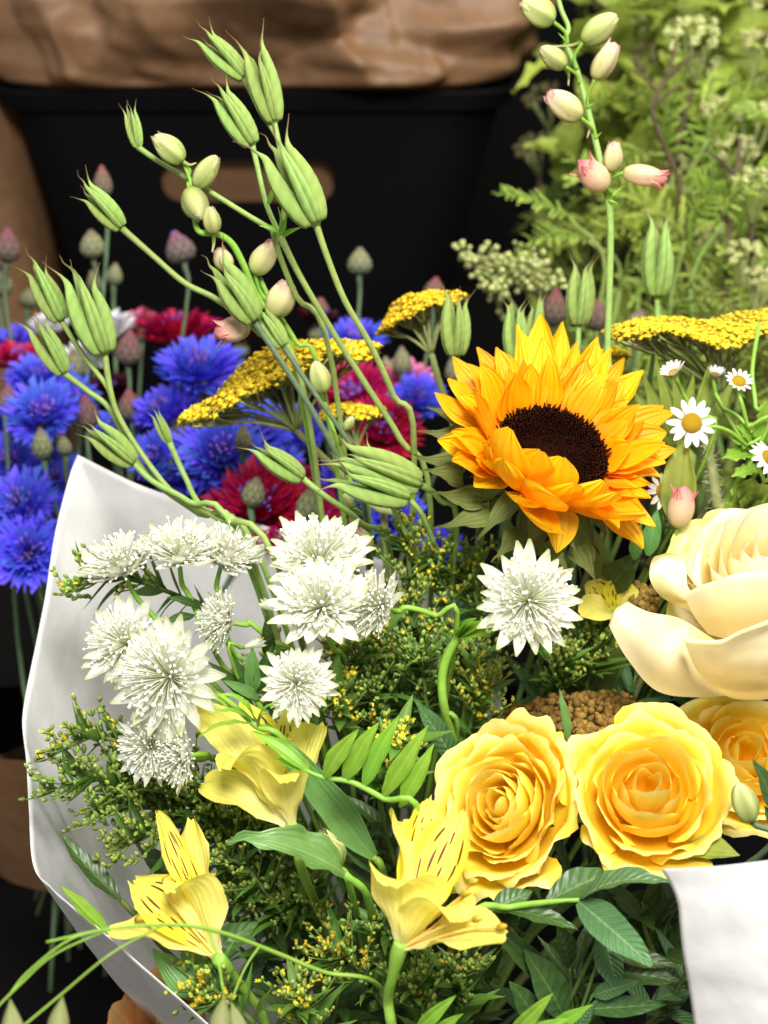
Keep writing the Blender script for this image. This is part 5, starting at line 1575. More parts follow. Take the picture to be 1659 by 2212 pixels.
def goldenrod(label, base, tip, mat='gold', nb=9, blen=.03, seed=0, leaf=8, bud=.5, sz=.0022, arch=.012, smat='stem_d', lmat='leaf_f', droop=.0):
    r = np.random.RandomState(seed)
    b, t = P(*base), P(*tip)
    L = np.linalg.norm(t - b); n = unit(t - b)
    o = thing('goldenrod', label, 'flower', b, 'goldenrod sprigs in the bouquet')
    X, Y, Z = rad_dirs(n, -CF)
    pts = [b, b + (t - b) * .35 + CU * arch * .8, b + (t - b) * .7 + CU * arch, t - CU * droop]
    part('stem', tube(pts + [], [.0014, .0012, .0009, .0005], 6, 20), smat, o)
    Mb, Mt = [], []
    for i in range(nb):
        f = .35 + .65 * (i + .3) / nb
        p = cr(np.array(pts), np.array([f]))[0]
        a = i * 2.4 + r.rand()
        rad = X * math.cos(a) + Y * math.sin(a)
        l = blen * (1.15 - .8 * f) * r.uniform(.8, 1.25)
        e = p + (rad * .8 + n * .8 + CU * .15) * l
        part('branch', tube([p, p + (e - p) * .5 - CU * .001, e], [.0007, .0005, .0004], 4, 6), smat, o)
        m = max(4, int(l / .0042))
        for j in range(m):
            g = (j + 1) / m
            for s in range(2):
                q = p + (e - p) * g
                dd = unit(rad * r.uniform(-.4, .8) + n * .7 + r.normal(size=3) * .6 + CU * .5)
                M = frame_z(q + dd * sz * 1.0, dd, s=sz * r.uniform(.75, 1.15) * (1.1 - .3 * g))
                (Mb if r.rand() < bud else Mt).append(M)
    for j in range(7):
        q = pts[-1] - n * .0022 * j
        dd = unit(n + r.normal(size=3) * .8)
        (Mb if r.rand() < bud else Mt).append(frame_z(q + dd * sz, dd, s=sz * r.uniform(.8, 1.1)))
    mb = MB()
    if Mb: part('buds', scatter(GB[0], Mb), 'gold_g', o, kind='stuff')
    if Mt: part('florets', scatter(GT[seed % 2], Mt), mat, o, kind='stuff')
    for i in range(leaf):
        f = r.uniform(.02, .8)
        p = cr(np.array(pts), np.array([f]))[0]
        a = r.rand() * 6.28
        rad = X * math.cos(a) + Y * math.sin(a)
        l = r.uniform(.014, .028)
        part('leaf', petal(l, l * .24, (.4, .9, 1., .8, .4, .05), bend=r.uniform(-.8, .2), cup=.3, nu=4, nv=8, seed=r.randint(9999)), lmat, o, frame_y(p, p + rad + n * .6, n - rad * .4))
    part('lower_stem', tube([b] + to_tie(b), [.0014, .0015, .0015], 5), smat, o)
    return o


gr = [
    ('yellow goldenrod tip reaching left under the top row of masterwort', (470, 1330, .70), (140, 1275, .675), 'gold', 9, .022, .45, .010),
    ('yellow tipped goldenrod sprig at the far left beside the paper', (430, 1700, .67), (108, 1625, .65), 'gold', 10, .024, .5, .012),
    ('green budded goldenrod sprig below the yellow tipped one at the far left', (450, 1790, .67), (98, 1702, .645), 'gold', 12, .032, .97, .010),
    ('green goldenrod sprig bending down left of the lower left lily', (450, 1850, .67), (245, 1850, .64), 'gold', 9, .026, 1., .010),
    ('dense green goldenrod between masterwort and lower left lily', (560, 1850, .69), (290, 1700, .66), 'gold', 13, .032, .95, .008),
    ('green goldenrod under the bright yellow lily', (620, 1900, .70), (440, 1740, .665), 'gold', 10, .028, .85, .006),
    ('tall yellow budded goldenrod spire left of the sunflower bracts', (900, 1400, .73), (872, 1130, .70), 'gold', 10, .026, .45, .004),
    ('goldenrod spire just right of the tall budded one', (960, 1420, .74), (945, 1180, .71), 'gold', 10, .026, .55, .004),
    ('goldenrod spire behind the side facing masterwort', (930, 1500, .73), (868, 1290, .705), 'gold', 12, .03, .6, .004),
    ('goldenrod sprig below the wide masterwort dome', (800, 1620, .71), (735, 1400, .68), 'gold', 12, .03, .7, .004),
    ('green yellow goldenrod sprig right of the small round masterwort', (760, 1640, .69), (722, 1490, .655), 'gold', 10, .026, .35, .002),
    ('amber goldenrod tuft left of the brown yarrow', (1000, 1640, .69), (1048, 1452, .665), 'gold_o', 11, .028, .3, .002),
    ('green goldenrod stems in the middle behind the arching masterwort stem', (900, 1640, .73), (830, 1430, .70), 'gold', 12, .032, .85, .004),
    ('shaded goldenrod right of the large masterwort star', (1180, 1560, .73), (1225, 1400, .71), 'gold_o', 10, .028, .72, .002),
    ('shaded amber goldenrod below the lily under the sunflower', (1260, 1520, .74), (1290, 1370, .72), 'gold_o', 9, .028, .72, .002),
    ('yellow goldenrod tuft above the feathered leaf', (820, 1720, .66), (862, 1590, .635), 'gold', 8, .02, .1, .002),
    ('dark amber goldenrod tuft left of the front lily stem', (850, 2200, .66), (712, 2040, .64), 'gold_o', 13, .036, .3, .002),
    ('dark amber goldenrod tuft behind the front lily trumpet', (900, 2120, .68), (820, 1990, .65), 'gold_o', 9, .026, .72, .002),
    ('small amber goldenrod right of the front lily stem', (980, 2230, .65), (1000, 2090, .63), 'gold_o', 9, .026, .72, .002),
    ('dim goldenrod sprig at the bottom right of the front lily', (940, 2280, .64), (890, 2110, .625), 'gold_o', 9, .026, .72, .002),
    ('yellow goldenrod florets beside the stem of the lower left lily', (560, 2220, .62), (425, 2120, .60), 'gold', 8, .024, .3, .002),
    ('dim yellow goldenrod at the bottom, left of centre', (680, 2300, .64), (640, 2140, .62), 'gold', 10, .028, .45, .002),
    ('green goldenrod mass behind the broad blue green leaf', (720, 1960, .72), (540, 1760, .68), 'gold', 13, .034, .75, .004),
    ('dark goldenrod sprig in the hollow under the middle leaves', (740, 2050, .72), (600, 1930, .69), 'gold_o', 10, .03, .72, .004),
    ('feathery green goldenrod fanning left just above the lower left lily', (500, 1830, .68), (200, 1765, .65), 'gold', 13, .034, .95, .010),
    ('fresh green goldenrod between the lowest masterworts and the lily below', (520, 1800, .69), (250, 1660, .665), 'gold', 13, .032, .93, .010),
    ('small green goldenrod tip above the upper petals of the lower left lily', (540, 1870, .68), (360, 1690, .655), 'gold', 12, .03, .9, .006),
    ('green goldenrod right of the lower left lily, under the broad leaf', (640, 2020, .70), (470, 1840, .66), 'gold', 13, .032, .88, .006),
    ('pale green goldenrod behind the small round masterwort', (700, 1650, .71), (560, 1440, .69), 'gold', 13, .03, .8, .004),
    ('pale green goldenrod left of the feathered leaf tips', (820, 1660, .71), (790, 1480, .68), 'gold', 13, .03, .75, .004),
    ('yellowish goldenrod right of the wide masterwort dome', (850, 1500, .72), (800, 1380, .69), 'gold', 11, .028, .5, .004),
    ('light green goldenrod under the arching masterwort stem', (930, 1600, .71), (905, 1400, .69), 'gold', 13, .03, .8, .004),
    ('green goldenrod beside the upright pointed leaf', (1000, 1580, .72), (1010, 1400, .70), 'gold', 12, .03, .75, .004),
    ('bright goldenrod tip left of the sunflower stem', (1060, 1420, .74), (1000, 1215, .72), 'gold', 12, .028, .5, .004),
    ('dark goldenrod sprig inside the paper behind the lower left lily', (640, 2100, .72), (500, 1920, .68), 'gold', 11, .03, .9, .004),
]
for i, (lb, b_, t_, m_, nb_, bl_, bu_, ar_) in enumerate(gr):
    goldenrod(lb, b_, t_, m_, nb_ + 3, bl_, 400 + i, 22, min(1., bu_ + .2), arch=ar_, droop=.002)


# ------------------------------------------------------------------ leaves
def leaf(o, bx, by, d0, tx, ty, d1, w, mat, bend=-.4, tip=0., cup=.2, face=(0, .3, .95), ruf=.01, ctrl=(.15, .6, .92, 1., .92, .7, .38, .04), seed=None, twist=0., side=0., fold=.12):
    a_, b_ = P(bx, by, d0), P(tx, ty, d1)
    return part('leaf', petal(np.linalg.norm(b_ - a_), w * (d0 + d1) / 2 / FPX, ctrl, bend=bend, tip=tip, cup=cup, ruf=ruf, nu=10, nv=20, seed=int(tx + ty) if seed is None else seed, twist=twist, side=side, fold=fold), mat, o, frame_y(a_, b_, D3(*face)))


o = thing('pinnate_leaf', 'bright green feathered leaf with upright leaflets left of the yellow roses', 'foliage', P(905, 1768, .60))
part('stem', tube([P(655, 1662, .60), P(700, 1680, .598), P(760, 1690, .597), P(830, 1726, .597), P(905, 1768, .60)] + to_tie(P(905, 1768, .60)), [.0007, .0010, .0012, .0013, .0014, .0014, .0014], 7), 'stem_b', o)
for (bx, by, tx, ty, w, sd) in [(701, 1680, 768, 1570, 40, .06), (745, 1686, 812, 1556, 44, .05), (786, 1700, 856, 1541, 42, .04), (827, 1722, 931, 1571, 42, -.04), (864, 1744, 945, 1611, 40, -.05)]:
    leaf(o, bx, by, .597, tx, ty, .590, w, 'leaf_b', bend=-.35, face=(-.3, .1, .95), side=sd, fold=.25)
leaf(o, 672, 1672, .60, 545, 1580, .605, 34, 'leaf_b', bend=-.5, face=(.2, .6, .75), fold=.3)
leaf(o, 660, 1665, .60, 590, 1640, .605, 22, 'leaf_b', bend=-.5, face=(.2, .6, .75), fold=.3)

o = thing('strap_leaf', 'long blue green strap leaf crossing behind the feathered leaf', 'foliage', P(806, 1850, .63))
leaf(o, 806, 1850, .635, 572, 1560, .615, 74, 'leaf_m', bend=.6, tip=-.4, cup=.3, face=(.3, .1, .95), ctrl=(.3, .8, 1., .95, .85, .7, .42, .05))
part('stem', tube([P(806, 1850, .635), P(830, 1900, .65)] + to_tie(P(830, 1900, .65)), .0018, 6), 'stem_b', o)
o = thing('broad_leaf', 'broad blue green leaf with a wavy edge pointing left', 'foliage', P(745, 1892, .62))
leaf(o, 745, 1888, .615, 488, 1822, .60, 92, 'leaf_m', bend=-.7, tip=-.7, cup=.35, face=(-.1, .75, .65), ruf=.03, ctrl=(.2, .7, 1., .98, .8, .5, .22, .03))
part('stem', tube([P(745, 1888, .615), P(800, 1960, .64)] + to_tie(P(800, 1960, .64)), .0018, 6), 'stem_b', o)
o = thing('lily_bud', 'closed yellow green lily bud between two broad leaves', 'flower bud', P(735, 1885, .63))
for k in range(5):
    a = k * 1.2566
    n = unit(P(692, 1785, .62) - P(732, 1870, .63)); X, Y, Z = rad_dirs(n)
    rad = X * math.cos(a) + Y * math.sin(a); p0 = P(732, 1870, .63) + rad * .002
    part('petal', petal(.021, .0125, (.4, .8, 1., .95, .7, .4, .05), bend=1.0, cup=.5, seed=k), 'bud_g', o, frame_y(p0, p0 + n, -rad))
part('stem', tube([P(732, 1872, .63), P(760, 1930, .64)] + to_tie(P(760, 1930, .64)), .0018, 6), 'stem_b', o)
o = thing('dark_leaf_pair', 'two narrow dark green leaves right of the lily bud', 'foliage', P(840, 1900, .65))
leaf(o, 836, 1896, .65, 708, 1800, .63, 44, 'leaf_d', bend=-.3, face=(.1, .5, .85))
leaf(o, 850, 1960, .66, 720, 1850, .64, 40, 'leaf_d', bend=-.3, face=(.1, .5, .85))
part('stem', tube([P(845, 1910, .65)] + to_tie(P(845, 1910, .65)), .0015, 6), 'stem_d', o)
o = thing('upright_leaf', 'upright pointed green leaf left of the leaning yellow rose', 'foliage', P(985, 1650, .66))
leaf(o, 985, 1650, .66, 893, 1508, .64, 50, 'leaf_g', bend=-.3, face=(.3, .1, .9), fold=.25)
part('stem', tube([P(985, 1650, .66)] + to_tie(P(985, 1650, .66)), .0015, 6), 'stem_d', o)
o = thing('thin_leaf', 'thin grey green leaf standing over the brown yarrow', 'foliage', P(1228, 1600, .65))
leaf(o, 1228, 1605, .655, 1208, 1488, .65, 22, 'leaf_m', bend=-.2, face=(.3, .1, .9), fold=.2)
part('stem', tube([P(1228, 1604, .655)] + to_tie(P(1228, 1604, .655)), .001, 6), 'stem_g', o)
# lower right glossy spray
o = thing('glossy_leaf_spray', 'glossy ribbed green leaf spray beside the white paper flap', 'foliage', P(1000, 1975, .60))
part('stem', tube([P(1252, 1944, .585), P(1190, 1948, .587), P(1100, 1960, .592), P(1010, 1985, .60)] + to_tie(P(1010, 1985, .60)), [.0009, .0012, .0014, .0015, .0015, .0015], 7), 'stem_b', o)
leaf(o, 1254, 1944, .585, 1448, 1908, .566, 66, 'leaf_g', bend=-1.1, face=(0, .9, .45), fold=.15)
leaf(o, 1250, 1948, .584, 1408, 2086, .560, 76, 'leaf_g', bend=-.25, face=(-.1, .5, .9), fold=.1, ctrl=(.25, .75, 1., 1., .95, .8, .5, .12))
leaf(o, 1180, 1950, .588, 1330, 1885, .60, 70, 'leaf_d', bend=-.6, face=(0, .7, .6))
leaf(o, 1090, 1965, .593, 1250, 2010, .585, 48, 'leaf_d', bend=-.5, face=(0, .8, .5))
leaf(o, 1060, 1968, .594, 1150, 1925, .60, 50, 'leaf_d', bend=-.5, face=(0, .6, .8))
leaf(o, 1300, 2000, .60, 1338, 2150, .595, 64, 'leaf_g', bend=-.2, face=(-.3, .2, .9))
part('stem', tube([P(1255, 1946, .585), P(1300, 2000, .60), P(1260, 2100, .62), P(1200, 2220, .64)], .001, 6), 'stem_d', o)
sp = [('dark leaves in the hollow left of the white paper flap', [(1330, 2100, 1470, 2120, 50), (1280, 2150, 1380, 2120, 40), (1260, 2180, 1440, 2170, 46), (1290, 2230, 1410, 2290, 60), (1300, 2050, 1470, 2090, 44), (1230, 2240, 1290, 2160, 34)], .60, (1240, 2230)),
      ('large oval shaded leaf below the glossy spray', [(1220, 2200, 1130, 2050, 84), (1180, 2230, 1100, 2120, 60), (1210, 2140, 1060, 1990, 54), (1230, 2090, 1200, 1990, 50)], .625, (1240, 2230)),
      ('bright green leaf tip at the bottom edge right of the front lily', [(1100, 2240, 1195, 2145, 34), (1090, 2260, 1230, 2200, 40), (1180, 2230, 1280, 2170, 30)], .575, (1080, 2280)),
      ('curled green leaf at the bottom right of the front lily stem', [(900, 2225, 985, 2150, 30), (930, 2240, 1000, 2190, 26)], .57, (900, 2290)),
      ('dark green leaf pair at the right edge over the shaded rose', [(1690, 1800, 1626, 1640, 62), (1700, 1850, 1650, 1740, 50)], .60, (1700, 1900))]
for i, (lb, lv, d_, ft) in enumerate(sp):
    o = thing('leaf_sprig', lb, 'foliage', P(ft[0], ft[1], d_ + .02), 'leaf sprigs low in the bouquet')
    part('stem', tube([P(lv[0][0], lv[0][1], d_), P(ft[0], ft[1], d_ + .02)] + to_tie(P(ft[0], ft[1], d_ + .02)), .0013, 6), 'stem_d' if i not in (2, 3) else 'stem_b', o)
    for k, (bx, by, tx, ty, w) in enumerate(lv):
        part('leaf_stalk', tube([P(bx, by, d_), P((bx + ft[0]) / 2, (by + ft[1]) / 2, d_ + .008), P(ft[0], ft[1], d_ + .02)], [.0006, .0008, .001], 5, 8), 'stem_d', o)
        leaf(o, bx, by, d_, tx, ty, d_ - .01, w, 'leaf_b' if i in (2, 3) else ('leaf_d' if i else ('leaf_g' if k % 2 else 'leaf_d')), bend=-.4 + .2 * (k % 3), face=(.2 - .2 * (k % 3), .5, .8))
o = thing('hairy_bud', 'small pointed green bud before the shaded rose at the right', 'flower bud', P(1625, 1790, .59))
k_ = part('bud', BG[('bud_g', 0)], None, o, frame_z(P(1622, 1775, .588), P(1594, 1690, .584) - P(1622, 1775, .588), s=.0185))
part('stem', tube([P(1622, 1773, .588), P(1640, 1850, .60)] + to_tie(P(1640, 1850, .60)), .0014, 6), 'stem_g', o)
o = thing('yellow_green_leaf', 'yellow green sepal leaf under the round yellow rose', 'foliage', P(1480, 1850, .61))
leaf(o, 1475, 1835, .605, 1598, 1848, .59, 70, 'leaf_p', bend=-.4, face=(0, .75, .65))
# leaves along the paper, lower left
o = thing('paper_side_leaf', 'long green leaf lying along the inside of the paper at the left', 'foliage', P(250, 1945, .64))
leaf(o, 262, 1945, .635, 128, 1795, .645, 46, 'leaf_d', bend=.5, face=(.6, .3, .7), fold=.2)
leaf(o, 240, 2020, .615, 130, 1910, .632, 34, 'leaf_b', bend=.2, face=(.6, .3, .7), fold=.2)
leaf(o, 420, 2080, .63, 560, 1990, .65, 60, 'leaf_d', bend=-.3, face=(.2, .5, .8))
leaf(o, 420, 2160, .61, 330, 2050, .615, 60, 'leaf_m', bend=-.3, face=(.2, .6, .8))
leaf(o, 480, 2180, .61, 390, 2060, .62, 66, 'leaf_m', bend=-.3, face=(.2, .6, .8))
part('stem', tube([P(262, 1945, .635), P(420, 2100, .65)] + to_tie(P(420, 2100, .65)), .0012, 6), 'stem_d', o)
# leaves between the masterworts
o = thing('masterwort_foliage', 'green pointed leaves below the small masterwort facing left', 'foliage', P(560, 1500, .67))
for (bx, by, tx, ty, w, m_) in [(545, 1500, 545, 1395, 36, 'leaf_m'), (530, 1505, 450, 1430, 30, 'leaf_d'), (540, 1500, 490, 1400, 26, 'leaf_d'), (555, 1495, 590, 1390, 34, 'leaf_d'), (560, 1510, 480, 1470, 26, 'leaf_m'), (420, 1330, 350, 1345, 22, 'leaf_d'), (430, 1310, 360, 1290, 20, 'leaf_d'), (580, 1420, 575, 1330, 30, 'leaf_d')]:
    leaf(o, bx, by, .672, tx, ty, .66, w, m_, bend=-.4, face=(.1, .4, .9), fold=.2)
part('stem', tube([P(545, 1500, .672), P(600, 1600, .69)] + to_tie(P(600, 1600, .69)), .0014, 6), 'stem_b', o)
o = thing('whorl_leaf', 'thin curling green bracts over the bright yellow lily', 'foliage', P(560, 1570, .615))
for (bx, by, tx, ty, w) in [(545, 1560, 450, 1545, 16), (545, 1565, 425, 1600, 14), (550, 1560, 470, 1500, 22), (556, 1570, 610, 1520, 14), (560, 1575, 580, 1545, 12)]:
    leaf(o, bx, by, .615, tx, ty, .605, w, 'leaf_b', bend=-1.0, tip=-.5, face=(0, .8, .5), fold=.3)
part('stem', tube([P(440, 1480, .63), P(500, 1520, .622), P(552, 1567, .616), P(640, 1640, .63)] + to_tie(P(640, 1640, .63)), [.0012, .0013, .0015, .0014, .0014, .0014], 6), 'stem_b', o)

# dense shaded filler foliage
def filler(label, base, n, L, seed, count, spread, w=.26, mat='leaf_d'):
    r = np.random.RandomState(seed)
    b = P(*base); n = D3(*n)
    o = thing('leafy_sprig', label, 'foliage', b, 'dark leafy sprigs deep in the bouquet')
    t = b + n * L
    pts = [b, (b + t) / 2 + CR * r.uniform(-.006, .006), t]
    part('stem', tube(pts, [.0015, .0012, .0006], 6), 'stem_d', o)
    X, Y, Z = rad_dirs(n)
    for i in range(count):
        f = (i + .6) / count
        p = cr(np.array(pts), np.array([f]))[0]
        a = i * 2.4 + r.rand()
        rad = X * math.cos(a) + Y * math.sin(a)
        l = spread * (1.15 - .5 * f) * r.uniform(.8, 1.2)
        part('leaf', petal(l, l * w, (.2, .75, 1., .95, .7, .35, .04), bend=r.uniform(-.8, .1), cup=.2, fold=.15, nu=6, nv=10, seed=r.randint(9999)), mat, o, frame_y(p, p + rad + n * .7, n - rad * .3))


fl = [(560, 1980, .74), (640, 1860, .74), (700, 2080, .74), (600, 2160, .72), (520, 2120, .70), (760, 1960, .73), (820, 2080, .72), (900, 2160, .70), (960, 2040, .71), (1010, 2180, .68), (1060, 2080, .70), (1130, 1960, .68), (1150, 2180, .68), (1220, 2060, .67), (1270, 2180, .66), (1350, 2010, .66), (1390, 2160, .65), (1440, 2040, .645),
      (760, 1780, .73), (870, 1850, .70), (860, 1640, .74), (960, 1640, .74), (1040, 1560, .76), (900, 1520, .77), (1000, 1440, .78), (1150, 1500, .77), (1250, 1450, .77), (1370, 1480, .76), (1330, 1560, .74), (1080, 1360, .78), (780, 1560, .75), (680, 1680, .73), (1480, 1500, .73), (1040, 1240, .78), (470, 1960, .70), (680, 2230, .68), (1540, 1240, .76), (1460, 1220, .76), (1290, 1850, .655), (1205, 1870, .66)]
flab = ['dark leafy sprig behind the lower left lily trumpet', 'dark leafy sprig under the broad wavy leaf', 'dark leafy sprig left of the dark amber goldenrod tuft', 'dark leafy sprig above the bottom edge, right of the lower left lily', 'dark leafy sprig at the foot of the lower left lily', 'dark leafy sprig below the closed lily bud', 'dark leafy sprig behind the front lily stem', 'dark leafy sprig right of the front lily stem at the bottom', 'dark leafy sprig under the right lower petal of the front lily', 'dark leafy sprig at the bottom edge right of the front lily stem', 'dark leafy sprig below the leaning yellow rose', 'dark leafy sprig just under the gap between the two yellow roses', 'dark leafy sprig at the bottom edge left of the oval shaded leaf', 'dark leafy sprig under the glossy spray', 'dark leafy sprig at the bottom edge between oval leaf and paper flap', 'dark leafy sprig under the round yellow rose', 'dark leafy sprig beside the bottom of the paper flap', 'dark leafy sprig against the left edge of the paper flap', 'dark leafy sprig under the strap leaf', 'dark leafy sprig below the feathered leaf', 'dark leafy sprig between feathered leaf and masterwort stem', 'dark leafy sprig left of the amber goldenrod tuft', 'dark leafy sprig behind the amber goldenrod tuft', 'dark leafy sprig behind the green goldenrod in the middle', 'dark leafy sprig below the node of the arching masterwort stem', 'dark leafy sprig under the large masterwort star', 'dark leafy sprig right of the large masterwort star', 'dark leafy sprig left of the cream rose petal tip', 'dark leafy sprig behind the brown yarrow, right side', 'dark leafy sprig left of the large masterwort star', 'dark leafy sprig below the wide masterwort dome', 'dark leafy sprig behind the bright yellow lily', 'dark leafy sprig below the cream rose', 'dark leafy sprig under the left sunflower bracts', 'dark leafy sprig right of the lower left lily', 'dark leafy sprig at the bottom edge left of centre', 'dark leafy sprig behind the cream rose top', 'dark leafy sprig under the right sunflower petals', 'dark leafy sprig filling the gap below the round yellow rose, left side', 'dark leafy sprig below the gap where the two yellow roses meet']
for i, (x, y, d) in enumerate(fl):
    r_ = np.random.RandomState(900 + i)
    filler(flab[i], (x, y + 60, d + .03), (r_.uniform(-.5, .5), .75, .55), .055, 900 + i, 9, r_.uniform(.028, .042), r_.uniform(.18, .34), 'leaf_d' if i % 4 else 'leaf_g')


# ------------------------------------------------------------------ daisies
CP = [make_mesh('petal', petal(1., .42, (.45, .75, .95, 1., 1., .9, .62, .2), bend=b_, tip=-.2, cup=.12, ruf=.01, nu=4, nv=8, seed=k_), 'cham_p') for k_, b_ in enumerate((-.2, -.4, .1, -.1))]


def daisy(label, x, y, d, rpx, n, stem, seed=0, fold=.0, cnt=14, disc=.40):
    r = np.random.RandomState(seed)
    c = P(x, y, d); R = rpx * d / FPX; n = D3(*n)
    X, Y, Z = rad_dirs(n, D3(1, .1, 0))
    o = thing('daisy', label, 'flower', c, 'small white daisies at the right')
    part('disc', lathe([(disc * .9, -.10), (disc * 1.0, .02), (disc * .85, .16), (disc * .5, .24), (.02, .24 if fold < .3 else .3)], 18, k=10), 'cham_d', o, frame_z(c, n, s=R))
    for i in range(cnt):
        a = 2 * math.pi * (i + r.uniform(-.2, .2)) / cnt
        e = fold + r.uniform(-.15, .15)
        rad = X * math.cos(a) + Y * math.sin(a)
        b0 = c + rad * R * disc * .85
        part('petal', CP[r.randint(4)], None, o, frame_y(b0, b0 + rad * math.cos(e) + Z * math.sin(e), Z * math.cos(e) - rad * math.sin(e), s=R * (.66 if fold < .5 else .8) * r.uniform(.9, 1.08)))
    part('calyx', lathe([(.06, -.34), (.22, -.28), (disc * .9, -.12), (disc * .85, -.06)], 12), 'stem_b', o, frame_z(c, n, s=R))
    s = [c - Z * R * .3] + [P(*q) for q in stem]
    s.insert(1, s[0] - Z * R * .4)
    part('stem', tube(s + to_tie(s[-1]), [.0008] + [.0011] * len(s) + [.0012], 6), 'stem_b', o)
    return o


daisy('open white daisy with a yellow centre right of the sunflower', 1494, 914, .685, 54, (-.05, .12, .98), [(1560, 925, .70), (1610, 960, .71), (1640, 1010, .72)], 1, .02, 13, .42)
daisy('small half closed daisy above the open one', 1455, 806, .70, 30, (-.45, .75, .45), [(1475, 850, .71), (1500, 900, .715), (1520, 1000, .73)], 2, .75, 15, .42)
daisy('little daisy with short petals near the right edge', 1596, 824, .70, 29, (.05, .55, .83), [(1602, 870, .70), (1615, 920, .705), (1632, 980, .71)], 3, .35, 14, .55)
daisy('faded daisy half hidden behind the yarrow stalk', 1545, 810, .74, 22, (.1, .8, .5), [(1550, 860, .745), (1580, 920, .75), (1620, 1000, .75)], 4, .9, 12, .5)
daisy('daisy tucked behind the lower right sunflower petals', 1432, 1062, .70, 42, (.35, .1, .93), [(1440, 1120, .72), (1440, 1200, .73)], 5, .05, 12, .42)
daisy('daisy in profile cut by the right edge', 1660, 990, .68, 46, (.55, .45, .70), [(1650, 1040, .70), (1640, 1100, .71)], 6, -.3, 15, .42)
o = thing('daisy_foliage', 'bright lobed daisy leaves and green branching stems at the right edge', 'foliage', P(1640, 1000, .72))
part('stem', tube([P(1640, 700, .73), P(1625, 800, .725), P(1632, 880, .72), P(1628, 980, .72)] + to_tie(P(1628, 980, .72)), .0012, 6), 'stem_b', o)
part('stem', tube([P(1545, 850, .73), P(1590, 930, .722), P(1628, 985, .72)], .0011, 6), 'stem_b', o)
part('stem', tube([P(1560, 880, .725), P(1600, 905, .72), P(1640, 960, .718)], .0010, 6), 'stem_b', o)
for i, (bx, by, tx, ty, w) in enumerate([(1628, 980, 1560, 990, 40), (1630, 960, 1590, 920, 36), (1635, 980, 1660, 900, 40), (1640, 940, 1665, 860, 36), (1625, 975, 1575, 945, 26), (1610, 860, 1590, 850, 14), (1640, 1010, 1580, 1030, 34)]):
    leaf(o, bx, by, .715, tx, ty, .705, w, 'leaf_b', bend=-.4, face=(-.1, .5, .9), ctrl=(.3, .6, 1., .6, 1., .7, .9, .3, .1), ruf=.02)
o = thing('broad_leaf', 'large pale green leaf right of the sunflower, below the open daisy', 'foliage', P(1460, 1130, .70))
leaf(o, 1455, 1130, .70, 1480, 940, .69, 75, 'leaf_p', bend=-.3, face=(-.2, .2, .95))
leaf(o, 1400, 1200, .70, 1420, 1100, .69, 40, 'leaf_m', bend=-.3, face=(-.2, .2, .95))
leaf(o, 1370, 1210, .70, 1385, 1130, .69, 30, 'leaf_m', bend=-.3, face=(-.2, .2, .95))
part('stem', tube([P(1455, 1128, .70), P(1440, 1220, .72)] + to_tie(P(1440, 1220, .72)), .0016, 6), 'stem', o)
o = thing('woolly_stem', 'pale hairy stem behind the open daisy', 'foliage', P(1545, 1100, .72))
part('stem', tube([P(1520, 940, .73), P(1535, 1000, .73), P(1548, 1090, .73), P(1550, 1180, .74)] + to_tie(P(1550, 1180, .74)), [.002, .0028, .003, .003, .003, .003], 8), 'yar_s', o)
hm = MB()
rh = np.random.RandomState(5)
hp = cr(np.array([P(1520, 940, .73), P(1535, 1000, .73), P(1548, 1090, .73), P(1550, 1180, .74)]), np.linspace(0, 1, 220))
for p_ in hp:
    dv = rh.normal(size=3); dv = unit(dv)
    hm.add(tube([p_ + dv * .002, p_ + dv * rh.uniform(.004, .0062) + rh.normal(size=3) * .0008], [.00016, .00006], 3, 2, cap=False))
part('hairs', hm.get(), 'astr_f', o, kind='stuff')
o = thing('green_bellflower', 'pale lime green ruffled flower behind the top of the cream rose', 'flower', P(1610, 1130, .73))
for i, (tx, ty, w) in enumerate([(1565, 1090, 60), (1585, 1050, 66), (1615, 1035, 66), (1650, 1045, 66), (1675, 1080, 60), (1600, 1080, 66), (1640, 1080, 66)]):
    leaf(o, 1618, 1140, .735, tx, ty, .715 - .006 * (i > 4), w, 'leaf_p', bend=.5, tip=-.5, face=(0, .3, .95), ctrl=(.2, .5, .8, 1., 1., .8, .4), ruf=.03, fold=0)
part('stem', tube([P(1618, 1138, .735), P(1610, 1230, .75)] + to_tie(P(1610, 1230, .75)), .0015, 6), 'stem_b', o)
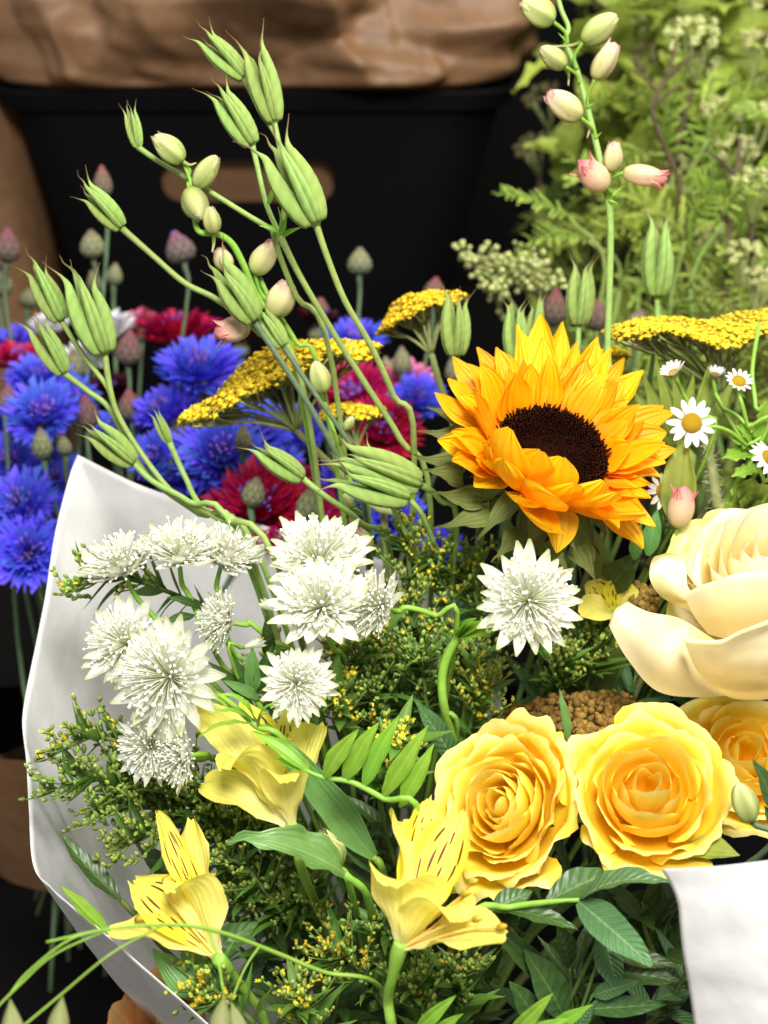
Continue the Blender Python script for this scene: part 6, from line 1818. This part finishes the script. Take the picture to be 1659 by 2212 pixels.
# astilbe-like bud spray before the crate
def spray():
    r = np.random.RandomState(77)
    b = P(1150, 760, .98)
    o = thing('bud_spray', 'knobbly pale green bud spray against the black crate', 'plant', b)
    pts = [P(1150, 760, .98), P(1125, 690, .98), P(1090, 630, .98), P(1045, 580, .98), P(1008, 545, .98)]
    part('stem', tube(pts, [.0016, .0014, .0012, .001, .0006], 6), 'stem', o)
    Ms = []
    ends = [(1000, 542), (1020, 560), (1035, 585), (1055, 545), (1075, 560), (1100, 555), (1125, 548), (1150, 560), (1170, 575), (1195, 605), (1210, 610), (1150, 600), (1110, 590), (1090, 640), (1080, 680), (1180, 620), (1130, 610), (1075, 605)]
    for (x, y) in ends:
        e = P(x, y, .98 + r.uniform(-.02, .02))
        s = cr(np.array(pts), np.array([r.uniform(.35, .9)]))[0]
        part('branch', tube([s, (s + e) / 2 + CU * .004, e], [.0008, .0006, .0005], 4, 6), 'stem', o)
        for k in range(16):
            q = s + (e - s) * r.uniform(.45, 1.08) + r.normal(size=3) * .0035
            Ms.append(frame_z(q, r.normal(size=3), s=.0021 * r.uniform(.7, 1.3)))
    part('florets', scatter(FL_BALL[1], Ms), 'umbel', o, kind='stuff')


spray()

# ------------------------------------------------------------------ oat grass, lower left
OATS = make_mesh('spikelet', lathe([(.01, 0), (.04, .10), (.11, .30), (.18, .55), (.19, .75), (.12, .95), (.01, 1.2)], 12, lambda rr, V, A: (rr * (1 + .25 * np.cos(A * 2)) * (1 + .06 * np.cos(A * 6)), .5 + 0 * V), k=12), 'oat')
o = thing('oat_grass', 'arching oat grass with nodding spikelets crossing the paper at the bottom left', 'grass', P(760, 2130, .58))
part('stem', tube([P(100, 2035, .50), P(240, 2006, .51), P(380, 1998, .52), P(480, 2015, .53), P(600, 2060, .55), P(700, 2100, .565), P(820, 2130, .59)] + to_tie(P(820, 2130, .59)), [.0004, .0006, .0007, .0008, .0009, .0009, .0009, .001, .001], 6, 60), 'stem_b', o)
for s in ([(240, 2006, .51), (120, 2060, .50), (40, 2130, .495), (-30, 2200, .49)], [(350, 1999, .515), (240, 2060, .50), (130, 2150, .495), (40, 2225, .49)], [(235, 2006, .51), (150, 2030, .50), (60, 2100, .497), (20, 2150, .495)], [(450, 2008, .525), (470, 2070, .515), (484, 2150, .51)], [(560, 2045, .54), (530, 2090, .535), (500, 2160, .53)]):
    part('branch', tube([P(*q) for q in s], [.0005] + [.0004] * (len(s) - 1), 5), 'stem_b', o)
for (x, y, d, tx, ty, s) in [(22, 2158, .495, 30, 2260, .016), (135, 2152, .495, 120, 2250, .015), (484, 2150, .51, 470, 2255, .016), (500, 2165, .53, 520, 2250, .014)]:
    part('spikelet', OATS, None, o, frame_z(P(x, y, d), P(tx, ty, d) - P(x, y, d), s=s))
for oo in list(bpy.data.objects):
    if oo.type == 'MESH' and not oo.data.users: bpy.data.meshes.remove(oo.data)
